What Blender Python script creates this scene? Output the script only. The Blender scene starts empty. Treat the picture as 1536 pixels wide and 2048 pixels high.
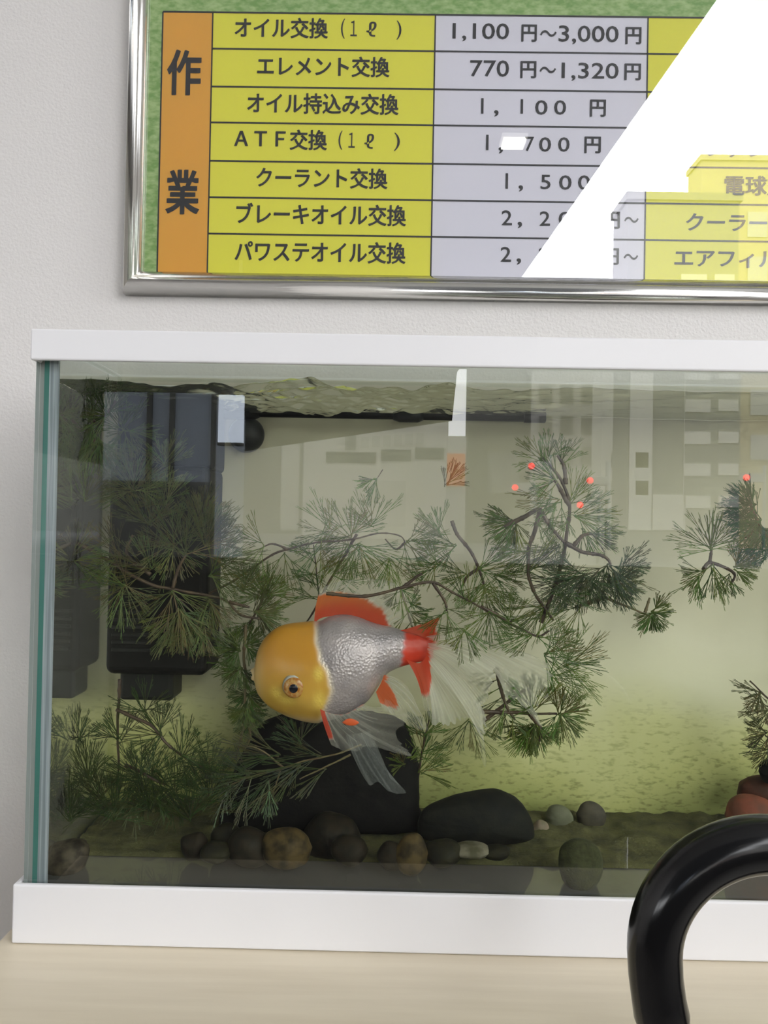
import bpy, bmesh, math, random
import numpy as np
from mathutils import Vector, Matrix, noise

random.seed(7)
SC = bpy.context.scene
COL = SC.collection
R = math.radians

# ------------------------------------------------------------------ camera
F_PX, CAM_D = 1538.0, 0.4614
CAM = Vector((0.0, -CAM_D, 1.005))
YAW, PITCH, ROLL = R(0.65), R(0.72), R(1.08)
fw = Vector((-math.sin(YAW) * math.cos(PITCH), math.cos(YAW) * math.cos(PITCH), math.sin(PITCH)))
rt0 = fw.cross(Vector((0, 0, 1))).normalized()
up0 = rt0.cross(fw)
rt = rt0 * math.cos(ROLL) + up0 * math.sin(ROLL)
up = up0 * math.cos(ROLL) - rt0 * math.sin(ROLL)
cd = bpy.data.cameras.new('camera')
cam = bpy.data.objects.new('camera', cd)
COL.objects.link(cam)
M3 = Matrix((rt, up, -fw)).transposed()
cam.matrix_world = Matrix.Translation(CAM) @ M3.to_4x4()
cd.sensor_fit = 'VERTICAL'
cd.sensor_height = 36.0
cd.sensor_width = 27.0
cd.lens = F_PX / 2048 * 36.0
cd.clip_start = 0.01
cd.clip_end = 500
SC.camera = cam

# ------------------------------------------------------------------ light, exposure
SC.view_settings.view_transform = 'Standard'
SC.view_settings.look = 'None'
SC.view_settings.gamma = 1
SC.view_settings.use_curve_mapping = False
SC.view_settings.exposure = -0.45
SC.cycles.max_bounces = 12
SC.cycles.diffuse_bounces = 4
SC.cycles.glossy_bounces = 6
SC.cycles.transparent_max_bounces = 40
SC.cycles.use_denoising = True
SC.cycles.sample_clamp_indirect = 4.0

SKY = 11.0
world = bpy.data.worlds.new('overcast_sky')
SC.world = world
world.use_nodes = True
bg = world.node_tree.nodes['Background']
bg.inputs['Color'].default_value = (0.94, 0.955, 0.98, 1)
bg.inputs['Strength'].default_value = SKY


def portal(name, loc, rot, sx, sy):
    l = bpy.data.lights.new(name, 'AREA')
    l.shape = 'RECTANGLE'
    l.size, l.size_y = sx, sy
    l.cycles.is_portal = True
    o = bpy.data.objects.new(name, l)
    o.location = loc
    o.rotation_euler = rot
    COL.objects.link(o)


def area(name, loc, rot, sx, sy, power, colr):
    l = bpy.data.lights.new(name, 'AREA')
    l.shape = 'RECTANGLE'
    l.size, l.size_y = sx, sy
    l.energy = power
    l.color = colr
    o = bpy.data.objects.new(name, l)
    o.location = loc
    o.rotation_euler = rot
    COL.objects.link(o)
    return o


SOUTH_Y, EAST_X, WEST_X, CEIL_Z = -1.6, 2.0, -2.2, 2.74
portal('south_window_daylight', ((EAST_X + WEST_X) / 2, SOUTH_Y, 1.8), (R(90), 0, 0), EAST_X - WEST_X, 1.88)
portal('east_window_daylight', (EAST_X, -0.85, 1.6), (R(90), 0, R(90)), 0.9, 1.2)


# ------------------------------------------------------------------ pixel -> place
def ray(px, py):
    return (fw * F_PX + rt * (px - 768) - up * (py - 1024))


def P(px, py, y):
    d = ray(px, py)
    return CAM + d * ((y - CAM.y) / d.y)


def PZ(px, py, z):
    d = ray(px, py)
    return CAM + d * ((z - CAM.z) / d.z)


def MIR(px, py, Y):
    """point at y = -Y seen mirrored in the front pane"""
    p = P(px, py, Y)
    return Vector((p.x, -Y, p.z))


def S(y):
    return (CAM_D + y) / F_PX


# ------------------------------------------------------------------ materials
MATS = {}


def nodes(name):
    m = bpy.data.materials.new(name)
    m.use_nodes = True
    nt = m.node_tree
    return m, nt, nt.nodes, nt.links


def pbr(name, col, rough=0.5, metal=0.0, bump=None, var=None, coat=0.0, spec=0.5, trans=0.0):
    """principled; bump=(scale,strength,dist,detail); var=(colour2, scale, lo, hi, stretch)"""
    m, nt, N, L = nodes(name)
    b = N['Principled BSDF']
    b.inputs['Base Color'].default_value = (*col, 1)
    b.inputs['Roughness'].default_value = rough
    b.inputs['Metallic'].default_value = metal
    b.inputs['Coat Weight'].default_value = coat
    b.inputs['Specular IOR Level'].default_value = spec
    tc = N.new('ShaderNodeTexCoord')
    if var:
        c2, sc, lo, hi, stretch = var
        mp = N.new('ShaderNodeMapping')
        mp.inputs['Scale'].default_value = stretch
        L.new(tc.outputs['Object'], mp.inputs['Vector'])
        nz = N.new('ShaderNodeTexNoise')
        nz.inputs['Scale'].default_value = sc
        nz.inputs['Detail'].default_value = 6
        L.new(mp.outputs[0], nz.inputs['Vector'])
        mr = N.new('ShaderNodeMapRange')
        mr.inputs['From Min'].default_value = lo
        mr.inputs['From Max'].default_value = hi
        L.new(nz.outputs['Fac'], mr.inputs['Value'])
        mx = N.new('ShaderNodeMix')
        mx.data_type = 'RGBA'
        mx.inputs['A'].default_value = (*col, 1)
        mx.inputs['B'].default_value = (*c2, 1)
        L.new(mr.outputs[0], mx.inputs['Factor'])
        L.new(mx.outputs['Result'], b.inputs['Base Color'])
    if bump:
        sc, st, di, de = bump
        nz = N.new('ShaderNodeTexNoise')
        nz.inputs['Scale'].default_value = sc
        nz.inputs['Detail'].default_value = de
        L.new(tc.outputs['Object'], nz.inputs['Vector'])
        bp = N.new('ShaderNodeBump')
        bp.inputs['Strength'].default_value = st
        bp.inputs['Distance'].default_value = di
        L.new(nz.outputs['Fac'], bp.inputs['Height'])
        L.new(bp.outputs[0], b.inputs['Normal'])
    MATS[name] = m
    return m


def emit(name, col, s):
    m, nt, N, L = nodes(name)
    b = N['Principled BSDF']
    b.inputs['Base Color'].default_value = (*col, 1)
    b.inputs['Emission Color'].default_value = (*col, 1)
    b.inputs['Emission Strength'].default_value = s
    MATS[name] = m
    return m


def clear(name, tint, f0=0.04, tir=None, rough=0.0, maxf=1.0):
    """clear sheet: see-through, mirror-like by Schlick's law; tir=(lo,hi,val) adds a total-reflection step towards grazing"""
    m, nt, N, L = nodes(name)
    N.remove(N['Principled BSDF'])
    out = N['Material Output']
    tr = N.new('ShaderNodeBsdfTransparent')
    tr.inputs['Color'].default_value = (*tint, 1)
    gl = N.new('ShaderNodeBsdfGlossy')
    gl.inputs['Roughness'].default_value = rough
    gl.inputs['Color'].default_value = (1, 1, 1, 1)
    lw = N.new('ShaderNodeLayerWeight')
    lw.inputs['Blend'].default_value = 0.5
    if tir:
        mr = N.new('ShaderNodeMapRange')
        mr.interpolation_type = 'SMOOTHSTEP'
        mr.inputs['From Min'].default_value = tir[0]
        mr.inputs['From Max'].default_value = tir[1]
        mr.inputs['To Min'].default_value = f0
        mr.inputs['To Max'].default_value = tir[2]
        L.new(lw.outputs['Facing'], mr.inputs['Value'])
        fac = mr.outputs[0]
    else:
        p5 = N.new('ShaderNodeMath')
        p5.operation = 'POWER'
        p5.inputs[1].default_value = 5
        L.new(lw.outputs['Facing'], p5.inputs[0])
        ma = N.new('ShaderNodeMath')
        ma.operation = 'MULTIPLY_ADD'
        ma.inputs[1].default_value = 1 - f0
        ma.inputs[2].default_value = f0
        L.new(p5.outputs[0], ma.inputs[0])
        fac = ma.outputs[0]
    mx = N.new('ShaderNodeMixShader')
    L.new(fac, mx.inputs[0])
    L.new(tr.outputs[0], mx.inputs[1])
    L.new(gl.outputs[0], mx.inputs[2])
    L.new(mx.outputs[0], out.inputs['Surface'])
    MATS[name] = m
    return m


def attr_mat(name, rough=0.5, spec=0.4, translucent=0.0, alpha=False, bump=None, metal=0.0, sheen_attr=False):
    m, nt, N, L = nodes(name)
    b = N['Principled BSDF']
    out = N['Material Output']
    at = N.new('ShaderNodeAttribute')
    at.attribute_name = 'Col'
    L.new(at.outputs['Color'], b.inputs['Base Color'])
    b.inputs['Roughness'].default_value = rough
    b.inputs['Specular IOR Level'].default_value = spec
    b.inputs['Metallic'].default_value = metal
    if bump:
        tc = N.new('ShaderNodeTexCoord')
        vo = N.new('ShaderNodeTexVoronoi')
        vo.inputs['Scale'].default_value = bump[0]
        L.new(tc.outputs['Object'], vo.inputs['Vector'])
        bp = N.new('ShaderNodeBump')
        bp.inputs['Strength'].default_value = bump[1]
        bp.inputs['Distance'].default_value = bump[2]
        if sheen_attr:
            L.new(at.outputs['Alpha'], bp.inputs['Strength'])
        L.new(vo.outputs['Distance'], bp.inputs['Height'])
        L.new(bp.outputs[0], b.inputs['Normal'])
    if sheen_attr:                                   # scales glint: alpha channel holds how scaly the skin is
        L.new(at.outputs['Alpha'], b.inputs['Metallic'])
        L.new(b.outputs[0], out.inputs['Surface'])
    last = b.outputs[0]
    if translucent:
        tl = N.new('ShaderNodeBsdfTranslucent')
        L.new(at.outputs['Color'], tl.inputs['Color'])
        mx = N.new('ShaderNodeMixShader')
        mx.inputs[0].default_value = translucent
        L.new(last, mx.inputs[1])
        L.new(tl.outputs[0], mx.inputs[2])
        last = mx.outputs[0]
    if alpha:
        tr = N.new('ShaderNodeBsdfTransparent')
        mx = N.new('ShaderNodeMixShader')
        L.new(at.outputs['Alpha'], mx.inputs[0])
        L.new(tr.outputs[0], mx.inputs[1])
        L.new(last, mx.inputs[2])
        last = mx.outputs[0]
    L.new(last, out.inputs['Surface'])
    MATS[name] = m
    return m


# ------------------------------------------------------------------ object helpers
def tag(o, label=None, cat=None, group=None, kind=None):
    if label: o['label'] = label
    if cat: o['category'] = cat
    if group: o['group'] = group
    if kind: o['kind'] = kind
    return o


def empty(name, loc, label, cat, group=None):
    o = bpy.data.objects.new(name, None)
    o.empty_display_size = 0.02
    o.location = loc
    COL.objects.link(o)
    return tag(o, label, cat, group)


def link(name, me, mat, parent=None, smooth=False):
    o = bpy.data.objects.new(name, me)
    COL.objects.link(o)
    mats = mat if isinstance(mat, (list, tuple)) else [mat]
    for m in mats:
        me.materials.append(m)
    if parent is not None:
        o.parent = parent
        bpy.context.view_layer.update()
        o.matrix_parent_inverse = Matrix.Translation(-world_loc(parent))
    if smooth:
        me.polygons.foreach_set('use_smooth', [True] * len(me.polygons))
    return o


def world_loc(o):
    v = Vector(o.location)
    return v


def from_bm(name, bm, mat, parent=None, smooth=False):
    me = bpy.data.meshes.new(name)
    bm.normal_update()
    bm.to_mesh(me)
    bm.free()
    return link(name, me, mat, parent, smooth)


def from_data(name, vs, fs, mat, parent=None, smooth=False, cols=None):
    me = bpy.data.meshes.new(name)
    me.from_pydata([tuple(v) for v in vs], [], fs)
    if cols is not None:
        a = me.color_attributes.new('Col', 'FLOAT_COLOR', 'POINT')
        a.data.foreach_set('color', np.asarray(cols, dtype=np.float32).ravel())
    me.update()
    return link(name, me, mat, parent, smooth)


def bm_box(bm, lo, hi, bevel=0.0, seg=2):
    r = bmesh.ops.create_cube(bm, size=1)
    c = [(a + b) / 2 for a, b in zip(lo, hi)]
    s = [b - a for a, b in zip(lo, hi)]
    for v in r['verts']:
        v.co = Vector((c[0] + v.co.x * s[0], c[1] + v.co.y * s[1], c[2] + v.co.z * s[2]))
    if bevel:
        es = list({e for v in r['verts'] for e in v.link_edges})
        bmesh.ops.bevel(bm, geom=es, offset=bevel, segments=seg, affect='EDGES', profile=0.5)
    return bm


def box(name, lo, hi, mat, parent=None, bevel=0.0, seg=2):
    return from_bm(name, bm_box(bmesh.new(), lo, hi, bevel, seg), mat, parent, smooth=False)


def catmull(pts, n):
    pts = [Vector(p) for p in pts]
    if len(pts) < 3:
        return [pts[0].lerp(pts[-1], i / n) for i in range(n + 1)]
    q = [pts[0] * 2 - pts[1]] + pts + [pts[-1] * 2 - pts[-2]]
    out = []
    m = len(pts) - 1
    for i in range(n + 1):
        t = i / n * m
        k = min(int(t), m - 1)
        u = t - k
        a, b, c, d = q[k], q[k + 1], q[k + 2], q[k + 3]
        out.append(0.5 * ((2 * b) + (c - a) * u + (2 * a - 5 * b + 4 * c - d) * u * u + (3 * b - a - 3 * c + d) * u ** 3))
    return out


def tube_data(pts, radii, sides, vs, fs, cap=True):
    pts = [Vector(p) for p in pts]
    n = len(pts)
    base = len(vs)
    ref = Vector((0, 0.35, 1))
    prev = None
    for i, p in enumerate(pts):
        t = (pts[min(i + 1, n - 1)] - pts[max(i - 1, 0)])
        t = t.normalized() if t.length > 1e-9 else Vector((0, 0, 1))
        a = prev if prev is not None else (ref if abs(t.dot(ref.normalized())) < 0.95 else Vector((1, 0, 0)))
        a = (a - t * a.dot(t)).normalized()
        prev = a
        b = t.cross(a)
        r = radii[i] if hasattr(radii, '__len__') else radii
        for k in range(sides):
            w = 2 * math.pi * k / sides
            vs.append(p + a * (r * math.cos(w)) + b * (r * math.sin(w)))
    for i in range(n - 1):
        for k in range(sides):
            k2 = (k + 1) % sides
            fs.append((base + i * sides + k, base + i * sides + k2, base + (i + 1) * sides + k2, base + (i + 1) * sides + k))
    if cap:
        fs.append(tuple(base + k for k in reversed(range(sides))))
        fs.append(tuple(base + (n - 1) * sides + k for k in range(sides)))


def tube(name, pts, radii, mat, parent=None, sides=16, smooth=True):
    vs, fs = [], []
    tube_data(pts, radii, sides, vs, fs)
    return from_data(name, vs, fs, mat, parent, smooth)


def ring_prof(name, prof, centre, axis, mat, parent=None, seg=40, smooth=True):
    """lathe: prof = (radius, along) pairs round AXIS ('x','y','z') through centre"""
    vs, fs = [], []
    for r, a in prof:
        for k in range(seg):
            w = 2 * math.pi * k / seg
            c, s = r * math.cos(w), r * math.sin(w)
            d = {'x': (a, c, s), 'y': (c, a, s), 'z': (c, s, a)}[axis]
            vs.append(Vector(centre) + Vector(d))
    for i in range(len(prof) - 1):
        for k in range(seg):
            k2 = (k + 1) % seg
            fs.append((i * seg + k, i * seg + k2, (i + 1) * seg + k2, (i + 1) * seg + k))
    fs.append(tuple(range(seg)))
    fs.append(tuple((len(prof) - 1) * seg + k for k in reversed(range(seg))))
    o = from_data(name, vs, fs, mat, parent, smooth)
    bm = bmesh.new(); bm.from_mesh(o.data); bmesh.ops.recalc_face_normals(bm, faces=bm.faces); bm.to_mesh(o.data); bm.free()
    return o


def outline_blob(name, poly, y, half, mat, parent=None, rough=0.0, n=64, rings=9, freq=60.0, flat=1.0, seed=0.0):
    """a rounded lump whose silhouette is the closed pixel outline POLY at depth y, HALF thick each way"""
    pts = catmull([Vector((a, b, 0)) for a, b in poly] + [Vector((*poly[0], 0))], n)[:-1]
    cx = sum(p.x for p in pts) / n
    cy = sum(p.y for p in pts) / n
    vs, fs = [], []
    for j in range(-rings, rings + 1):
        t = j / rings * 0.985
        s = (1 - abs(t) ** (2 * flat)) ** 0.5
        for p in pts:
            q = P(cx + (p.x - cx) * s, cy + (p.y - cy) * s, y)
            v = Vector((q.x, y + half * t, q.z))
            vs.append(v)
    for j in range(2 * rings):
        for k in range(n):
            k2 = (k + 1) % n
            fs.append((j * n + k, j * n + k2, (j + 1) * n + k2, (j + 1) * n + k))
    fs.append(tuple(range(n)))
    fs.append(tuple(2 * rings * n + k for k in reversed(range(n))))
    if rough:
        c = P(cx, cy, y)
        for v in vs:
            d = (v - c)
            k = noise.fractal(v * freq + Vector((seed, seed, 0)), 0.6, 2.0, 4) * rough
            v += d.normalized() * k
    o = from_data(name, vs, fs, mat, parent, True)
    bm = bmesh.new(); bm.from_mesh(o.data); bmesh.ops.recalc_face_normals(bm, faces=bm.faces); bm.to_mesh(o.data); bm.free()
    return o


# ------------------------------------------------------------------ the room
WALL_Y = 0.185
TANK_BACK = 0.133            # inner face of the back pane
Z_TOP = 0.75                 # counter

wallm = pbr('wallpaper', (0.74, 0.715, 0.695), 0.42, bump=(420, 0.55, 0.0012, 3))
ceilm = pbr('ceiling_board', (0.82, 0.82, 0.80), 0.8)
floorm = pbr('floor_vinyl', (0.42, 0.40, 0.37), 0.35, var=((0.36, 0.34, 0.31), 3, 0.4, 0.6, (1, 1, 1)))
alum = pbr('window_aluminium', (0.22, 0.22, 0.23), 0.4, metal=0.6)
tag(box('wall_back', (WEST_X, WALL_Y, 0), (EAST_X, WALL_Y + 0.12, CEIL_Z), wallm), kind='structure')
tag(box('wall_left', (WEST_X - 0.12, SOUTH_Y, 0), (WEST_X, WALL_Y + 0.12, CEIL_Z), wallm), kind='structure')
tag(box('floor', (WEST_X - 0.12, SOUTH_Y - 0.1, -0.12), (EAST_X + 0.12, WALL_Y + 0.12, 0), floorm), kind='structure')
tag(box('ceiling', (WEST_X - 0.12, SOUTH_Y - 0.1, CEIL_Z), (EAST_X + 0.12, WALL_Y + 0.12, CEIL_Z + 0.12), ceilm), kind='structure')
bm = bmesh.new()
bm_box(bm, (EAST_X, SOUTH_Y, 0), (EAST_X + 0.1, WALL_Y, 1.0))
bm_box(bm, (EAST_X, SOUTH_Y, 1.0), (EAST_X + 0.1, -1.3, 2.2))
bm_box(bm, (EAST_X, -0.4, 1.0), (EAST_X + 0.1, WALL_Y, 2.2))
bm_box(bm, (EAST_X, SOUTH_Y, 2.2), (EAST_X + 0.1, WALL_Y, CEIL_Z))
tag(from_bm('wall_right', bm, wallm), kind='structure')
lowm = pbr('added_low_wall_panel', (0.16, 0.155, 0.15), 0.7)  # unseen low wall, added dark to keep street brightness out of the pane
tag(box('wall_front_added', (WEST_X, SOUTH_Y - 0.1, 0), (EAST_X, SOUTH_Y, 0.86), lowm), kind='structure')
bm = bmesh.new()
for x in (WEST_X + 0.02, -1.55, 1.62, EAST_X - 0.02):
    bm_box(bm, (x - 0.02, SOUTH_Y - 0.05, 0.86), (x + 0.02, SOUTH_Y, CEIL_Z - 0.0), 0.003)
bm_box(bm, (WEST_X, SOUTH_Y - 0.06, 0.86), (EAST_X, SOUTH_Y + 0.01, 0.9), 0.003)
bm_box(bm, (WEST_X, SOUTH_Y - 0.05, CEIL_Z - 0.04), (EAST_X, SOUTH_Y, CEIL_Z), 0.003)
tag(from_bm('window_1', bm, alum), kind='structure')
bm = bmesh.new()
for y in (-1.28, -0.85, -0.42):
    bm_box(bm, (EAST_X, y - 0.02, 1.0), (EAST_X + 0.05, y + 0.02, 2.2), 0.003)
tag(from_bm('window_2', bm, alum), kind='structure')

# ------------------------------------------------------------------ counter
wood = pbr('counter_laminate', (0.76, 0.675, 0.52), 0.38, var=((0.68, 0.595, 0.445), 60, 0.35, 0.7, (0.12, 1.6, 1)), bump=(300, 0.05, 0.0004, 2))
cl = PZ(0, 1879, Z_TOP).x
ct = empty('counter', (0.3, 0, Z_TOP - 0.03), 'pale beige wood-grain counter carrying the aquarium, against the white wall', 'counter')
box('counter_top', (cl, -0.118, Z_TOP - 0.03), (1.1, WALL_Y - 0.0005, Z_TOP), wood, ct, 0.0015)
box('side_panel', (cl + 0.02, -0.09, 0.0), (cl + 0.04, WALL_Y - 0.01, Z_TOP - 0.03), wood, ct)
box('side_panel', (1.05, -0.09, 0.0), (1.07, WALL_Y - 0.01, Z_TOP - 0.03), wood, ct)
box('front_panel', (cl + 0.04, -0.08, 0.06), (1.05, -0.06, Z_TOP - 0.03), wood, ct)

# ------------------------------------------------------------------ aquarium
white_pl = pbr('white_plastic', (0.80, 0.79, 0.80), 0.3)
glassm = clear('glass_pane', (0.97, 0.985, 0.975), 0.06)
glassin = clear('glass_wet_side', (0.985, 0.99, 0.98), 0.004)
glassedge = pbr('glass_cut_edge', (0.26, 0.28, 0.27), 0.25)
greenedge = pbr('green_glass_edge', (0.06, 0.19, 0.16), 0.25)
siltir = clear('side_pane_inner', (0.96, 0.985, 0.97), 0.03, tir=(0.34, 0.5, 0.86))
siliconem = pbr('silicone_bead', (0.20, 0.235, 0.25), 0.35, var=((0.36, 0.40, 0.42), 40, 0.4, 0.6, (14, 14, 0.25)))

XL = P(60, 1250, 0.0).x              # outer face of the left pane
XR = XL + 0.60
Z_RIM0, Z_RIM1 = P(768, 731, -0.004).z, P(768, 668, -0.004).z
Z_B0, Z_B1 = Z_TOP, P(768, 1787, -0.004).z
GT = 0.005
aq = empty('aquarium', ((XL + XR) / 2, 0.07, Z_TOP), 'rectangular glass aquarium with white plastic frame, standing on the beige counter', 'aquarium')


def ring_frame(name, z0, z1, out, lip):
    bm = bmesh.new()
    x0, x1, y0, y1 = XL - out, XR + out, -0.004, TANK_BACK + GT + 0.004
    t = 0.0035
    bm_box(bm, (x0, y0, z0), (x1, y0 + t, z1), 0.0012, 3)
    bm_box(bm, (x0, y1 - t, z0), (x1, y1, z1), 0.0012, 3)
    bm_box(bm, (x0, y0 + t * .6, z0), (x0 + t, y1 - t * .6, z1), 0.0012, 3)
    bm_box(bm, (x1 - t, y0 + t * .6, z0), (x1, y1 - t * .6, z1), 0.0012, 3)
    if lip:
        bm_box(bm, (x0 + 0.001, y0 + 0.001, z1 - 0.0025), (x1 - 0.001, 0.012, z1), 0.0008)
    return from_bm(name, bm, white_pl, aq)


ring_frame('top_frame', Z_RIM0, Z_RIM1, 0.0022, True)
ring_frame('base_frame', Z_B0 + 0.0003, Z_B1, 0.0048, False)
zg0, zg1 = Z_TOP + 0.012, Z_RIM1 - 0.003


def pane(name, lo, hi, mats, wet_axis, wet_max, edges):
    """glass slab: slot 0 dry face, slot 1 wet face, slot 2 cut edges"""
    bm = bm_box(bmesh.new(), lo, hi)
    bm.normal_update()
    for f in bm.faces:
        a = max(range(3), key=lambda i: abs(f.normal[i]))
        if a == wet_axis:
            f.material_index = 1 if (f.normal[a] > 0) == wet_max else 0
        else:
            f.material_index = 2
    return from_bm(name, bm, mats, aq)


pane('front_pane', (XL, 0, zg0), (XR, GT, zg1), [glassm, glassin, glassedge], 1, True, None)
pane('side_pane', (XL, GT + 0.0002, zg0), (XL + GT, TANK_BACK, zg1), [glassm, siltir, glassedge], 0, True, None)
pane('side_pane', (XR - GT, GT + 0.0002, zg0), (XR, TANK_BACK, zg1), [glassm, siltir, glassedge], 0, False, None)
box('green_edge', (XL + GT * 0.55, GT + 0.00005, zg0), (XL + GT * 1.15, GT + 0.0016, zg1), greenedge, aq)
sb = bmesh.new()
bm_box(sb, (XL + GT * 1.15, GT + 0.0001, zg0), (P(106, 1250, 0.006).x, GT + 0.0022, zg1))
from_bm('silicone_seam', sb, siliconem, aq)
box('silicone_seam', (XR - 0.013, GT + 0.0001, zg0), (XR - 0.0052, GT + 0.0022, zg1), siliconem, aq)
XI = XL + GT

# back pane: algae-filmed low down, shade painted into the colour at the top
m, nt, N, L = nodes('algae_and_painted_shade_back')
b = N['Principled BSDF']
b.inputs['Roughness'].default_value = 0.5
tc = N.new('ShaderNodeTexCoord')
sx = N.new('ShaderNodeSeparateXYZ')
L.new(tc.outputs['Object'], sx.inputs[0])
nz = N.new('ShaderNodeTexNoise'); nz.inputs['Scale'].default_value = 9; nz.inputs['Detail'].default_value = 5
L.new(tc.outputs['Object'], nz.inputs['Vector'])
ad = N.new('ShaderNodeMath'); ad.operation = 'MULTIPLY_ADD'; ad.inputs[1].default_value = 0.09
L.new(nz.outputs['Fac'], ad.inputs[0]); L.new(sx.outputs['Z'], ad.inputs[2])
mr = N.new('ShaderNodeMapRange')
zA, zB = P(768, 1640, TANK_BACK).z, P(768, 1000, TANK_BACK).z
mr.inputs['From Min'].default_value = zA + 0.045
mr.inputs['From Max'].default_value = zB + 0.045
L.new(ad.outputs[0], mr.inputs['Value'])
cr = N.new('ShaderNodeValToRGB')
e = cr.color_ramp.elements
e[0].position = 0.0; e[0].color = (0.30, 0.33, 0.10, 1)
e[1].position = 1.0; e[1].color = (0.52, 0.48, 0.37, 1)  # top end: shade under rim and cover put into the beige
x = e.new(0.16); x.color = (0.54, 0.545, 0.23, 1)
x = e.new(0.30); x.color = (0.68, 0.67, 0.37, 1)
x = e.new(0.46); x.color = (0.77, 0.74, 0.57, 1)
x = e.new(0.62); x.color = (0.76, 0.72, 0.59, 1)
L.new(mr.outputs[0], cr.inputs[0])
mp = N.new('ShaderNodeMapping'); mp.inputs['Scale'].default_value = (170, 170, 420)
L.new(tc.outputs['Object'], mp.inputs['Vector'])
n2 = N.new('ShaderNodeTexNoise'); n2.inputs['Scale'].default_value = 1.0; n2.inputs['Detail'].default_value = 4
L.new(mp.outputs[0], n2.inputs['Vector'])
m2 = N.new('ShaderNodeMapRange'); m2.inputs['From Min'].default_value = 0.52; m2.inputs['From Max'].default_value = 0.70
L.new(n2.outputs['Fac'], m2.inputs['Value'])
inv = N.new('ShaderNodeMapRange'); inv.inputs['From Min'].default_value = 0.10; inv.inputs['From Max'].default_value = 0.42
inv.inputs['To Min'].default_value = 0.75; inv.inputs['To Max'].default_value = 0.02
L.new(mr.outputs[0], inv.inputs['Value'])
mu = N.new('ShaderNodeMath'); mu.operation = 'MULTIPLY'
L.new(m2.outputs[0], mu.inputs[0]); L.new(inv.outputs[0], mu.inputs[1])
mx = N.new('ShaderNodeMix'); mx.data_type = 'RGBA'
L.new(mu.outputs[0], mx.inputs['Factor']); L.new(cr.outputs[0], mx.inputs['A'])
mx.inputs['B'].default_value = (0.17, 0.17, 0.05, 1)
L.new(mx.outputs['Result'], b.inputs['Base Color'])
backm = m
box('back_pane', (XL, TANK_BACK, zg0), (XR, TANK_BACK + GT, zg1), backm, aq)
lidm = clear('wet_cover_glass', (0.92, 0.95, 0.93), 0.06, rough=0.12)
box('cover_glass', (XL + GT + 0.001, GT + 0.001, Z_RIM1 - 0.0065), (XR - GT - 0.001, TANK_BACK - 0.001, Z_RIM1 - 0.0035), lidm, aq)
bottomm = pbr('tank_bottom_glass', (0.085, 0.085, 0.09), 0.15)
ZF = P(768, 1785, 0.006).z           # tank floor
box('bottom_pane', (XI, GT, ZF - 0.006), (XR - GT, TANK_BACK, ZF), bottomm, aq)

# ------------------------------------------------------------------ water
ZW = P(300, 763, 0.006).z
m, nt, N, L = nodes('aquarium_water')
N.remove(N['Principled BSDF'])
out = N['Material Output']
tr = N.new('ShaderNodeBsdfTransparent')
tr.inputs['Color'].default_value = (0.985, 0.99, 0.95, 1)
gl = N.new('ShaderNodeBsdfGlossy'); gl.inputs['Roughness'].default_value = 0.02
gl.inputs['Color'].default_value = (0.82, 0.84, 0.78, 1)
lw = N.new('ShaderNodeLayerWeight'); lw.inputs['Blend'].default_value = 0.5
mr = N.new('ShaderNodeMapRange'); mr.interpolation_type = 'SMOOTHSTEP'
mr.inputs['From Min'].default_value = 0.34; mr.inputs['From Max'].default_value = 0.55
mr.inputs['To Min'].default_value = 0.03; mr.inputs['To Max'].default_value = 0.93
L.new(lw.outputs['Facing'], mr.inputs['Value'])
mx = N.new('ShaderNodeMixShader')
L.new(mr.outputs[0], mx.inputs[0]); L.new(tr.outputs[0], mx.inputs[1]); L.new(gl.outputs[0], mx.inputs[2])
L.new(mx.outputs[0], out.inputs['Surface'])
waterm = m
waterside = clear('water_against_glass', (0.98, 0.985, 0.95), 0.0)


def wave(x, y):
    u = (x - P(650, 780, 0.05).x) / 0.11
    a = 0.15 + math.exp(-u * u)
    h = noise.fractal(Vector((x * 34, y * 60, 1.3)), 0.8, 2.0, 3) * 0.0046 * a
    h += noise.noise(Vector((x * 14, y * 22, 5.1))) * 0.0024 * (0.4 + a)
    return h


nx, ny = 420, 90
X0, X1, Y0, Y1 = XI + 0.0004, XR - GT - 0.0004, GT + 0.0024, TANK_BACK - 0.0004
vs, fs = [], []
for j in range(ny + 1):
    for i in range(nx + 1):
        x_, y_ = X0 + (X1 - X0) * i / nx, Y0 + (Y1 - Y0) * j / ny
        vs.append(Vector((x_, y_, ZW + wave(x_, y_))))
for j in range(ny):
    for i in range(nx):
        a_ = j * (nx + 1) + i
        fs.append((a_, a_ + 1, a_ + nx + 2, a_ + nx + 1))
ntop = len(fs)
rim = [i for i in range(nx + 1)] + [j * (nx + 1) + nx for j in range(1, ny + 1)] + [ny * (nx + 1) + i for i in range(nx - 1, -1, -1)] + [j * (nx + 1) for j in range(ny - 1, 0, -1)]
b0 = len(vs)
for k in rim:
    v = vs[k]
    vs.append(Vector((v.x, v.y, ZF + 0.0003)))
nr = len(rim)
for q in range(nr):
    q2 = (q + 1) % nr
    fs.append((rim[q2], rim[q], b0 + q, b0 + q2))
fs.append(tuple(b0 + q for q in reversed(range(nr))))
wo = from_data('aquarium_water', vs, fs, [waterm, waterside], None, True)
for i, p in enumerate(wo.data.polygons):
    if i >= ntop:
        p.material_index = 1
        p.use_smooth = False
tag(wo, 'clear faintly green water filling the glass aquarium, rippled on top', 'water', kind='stuff')

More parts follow.
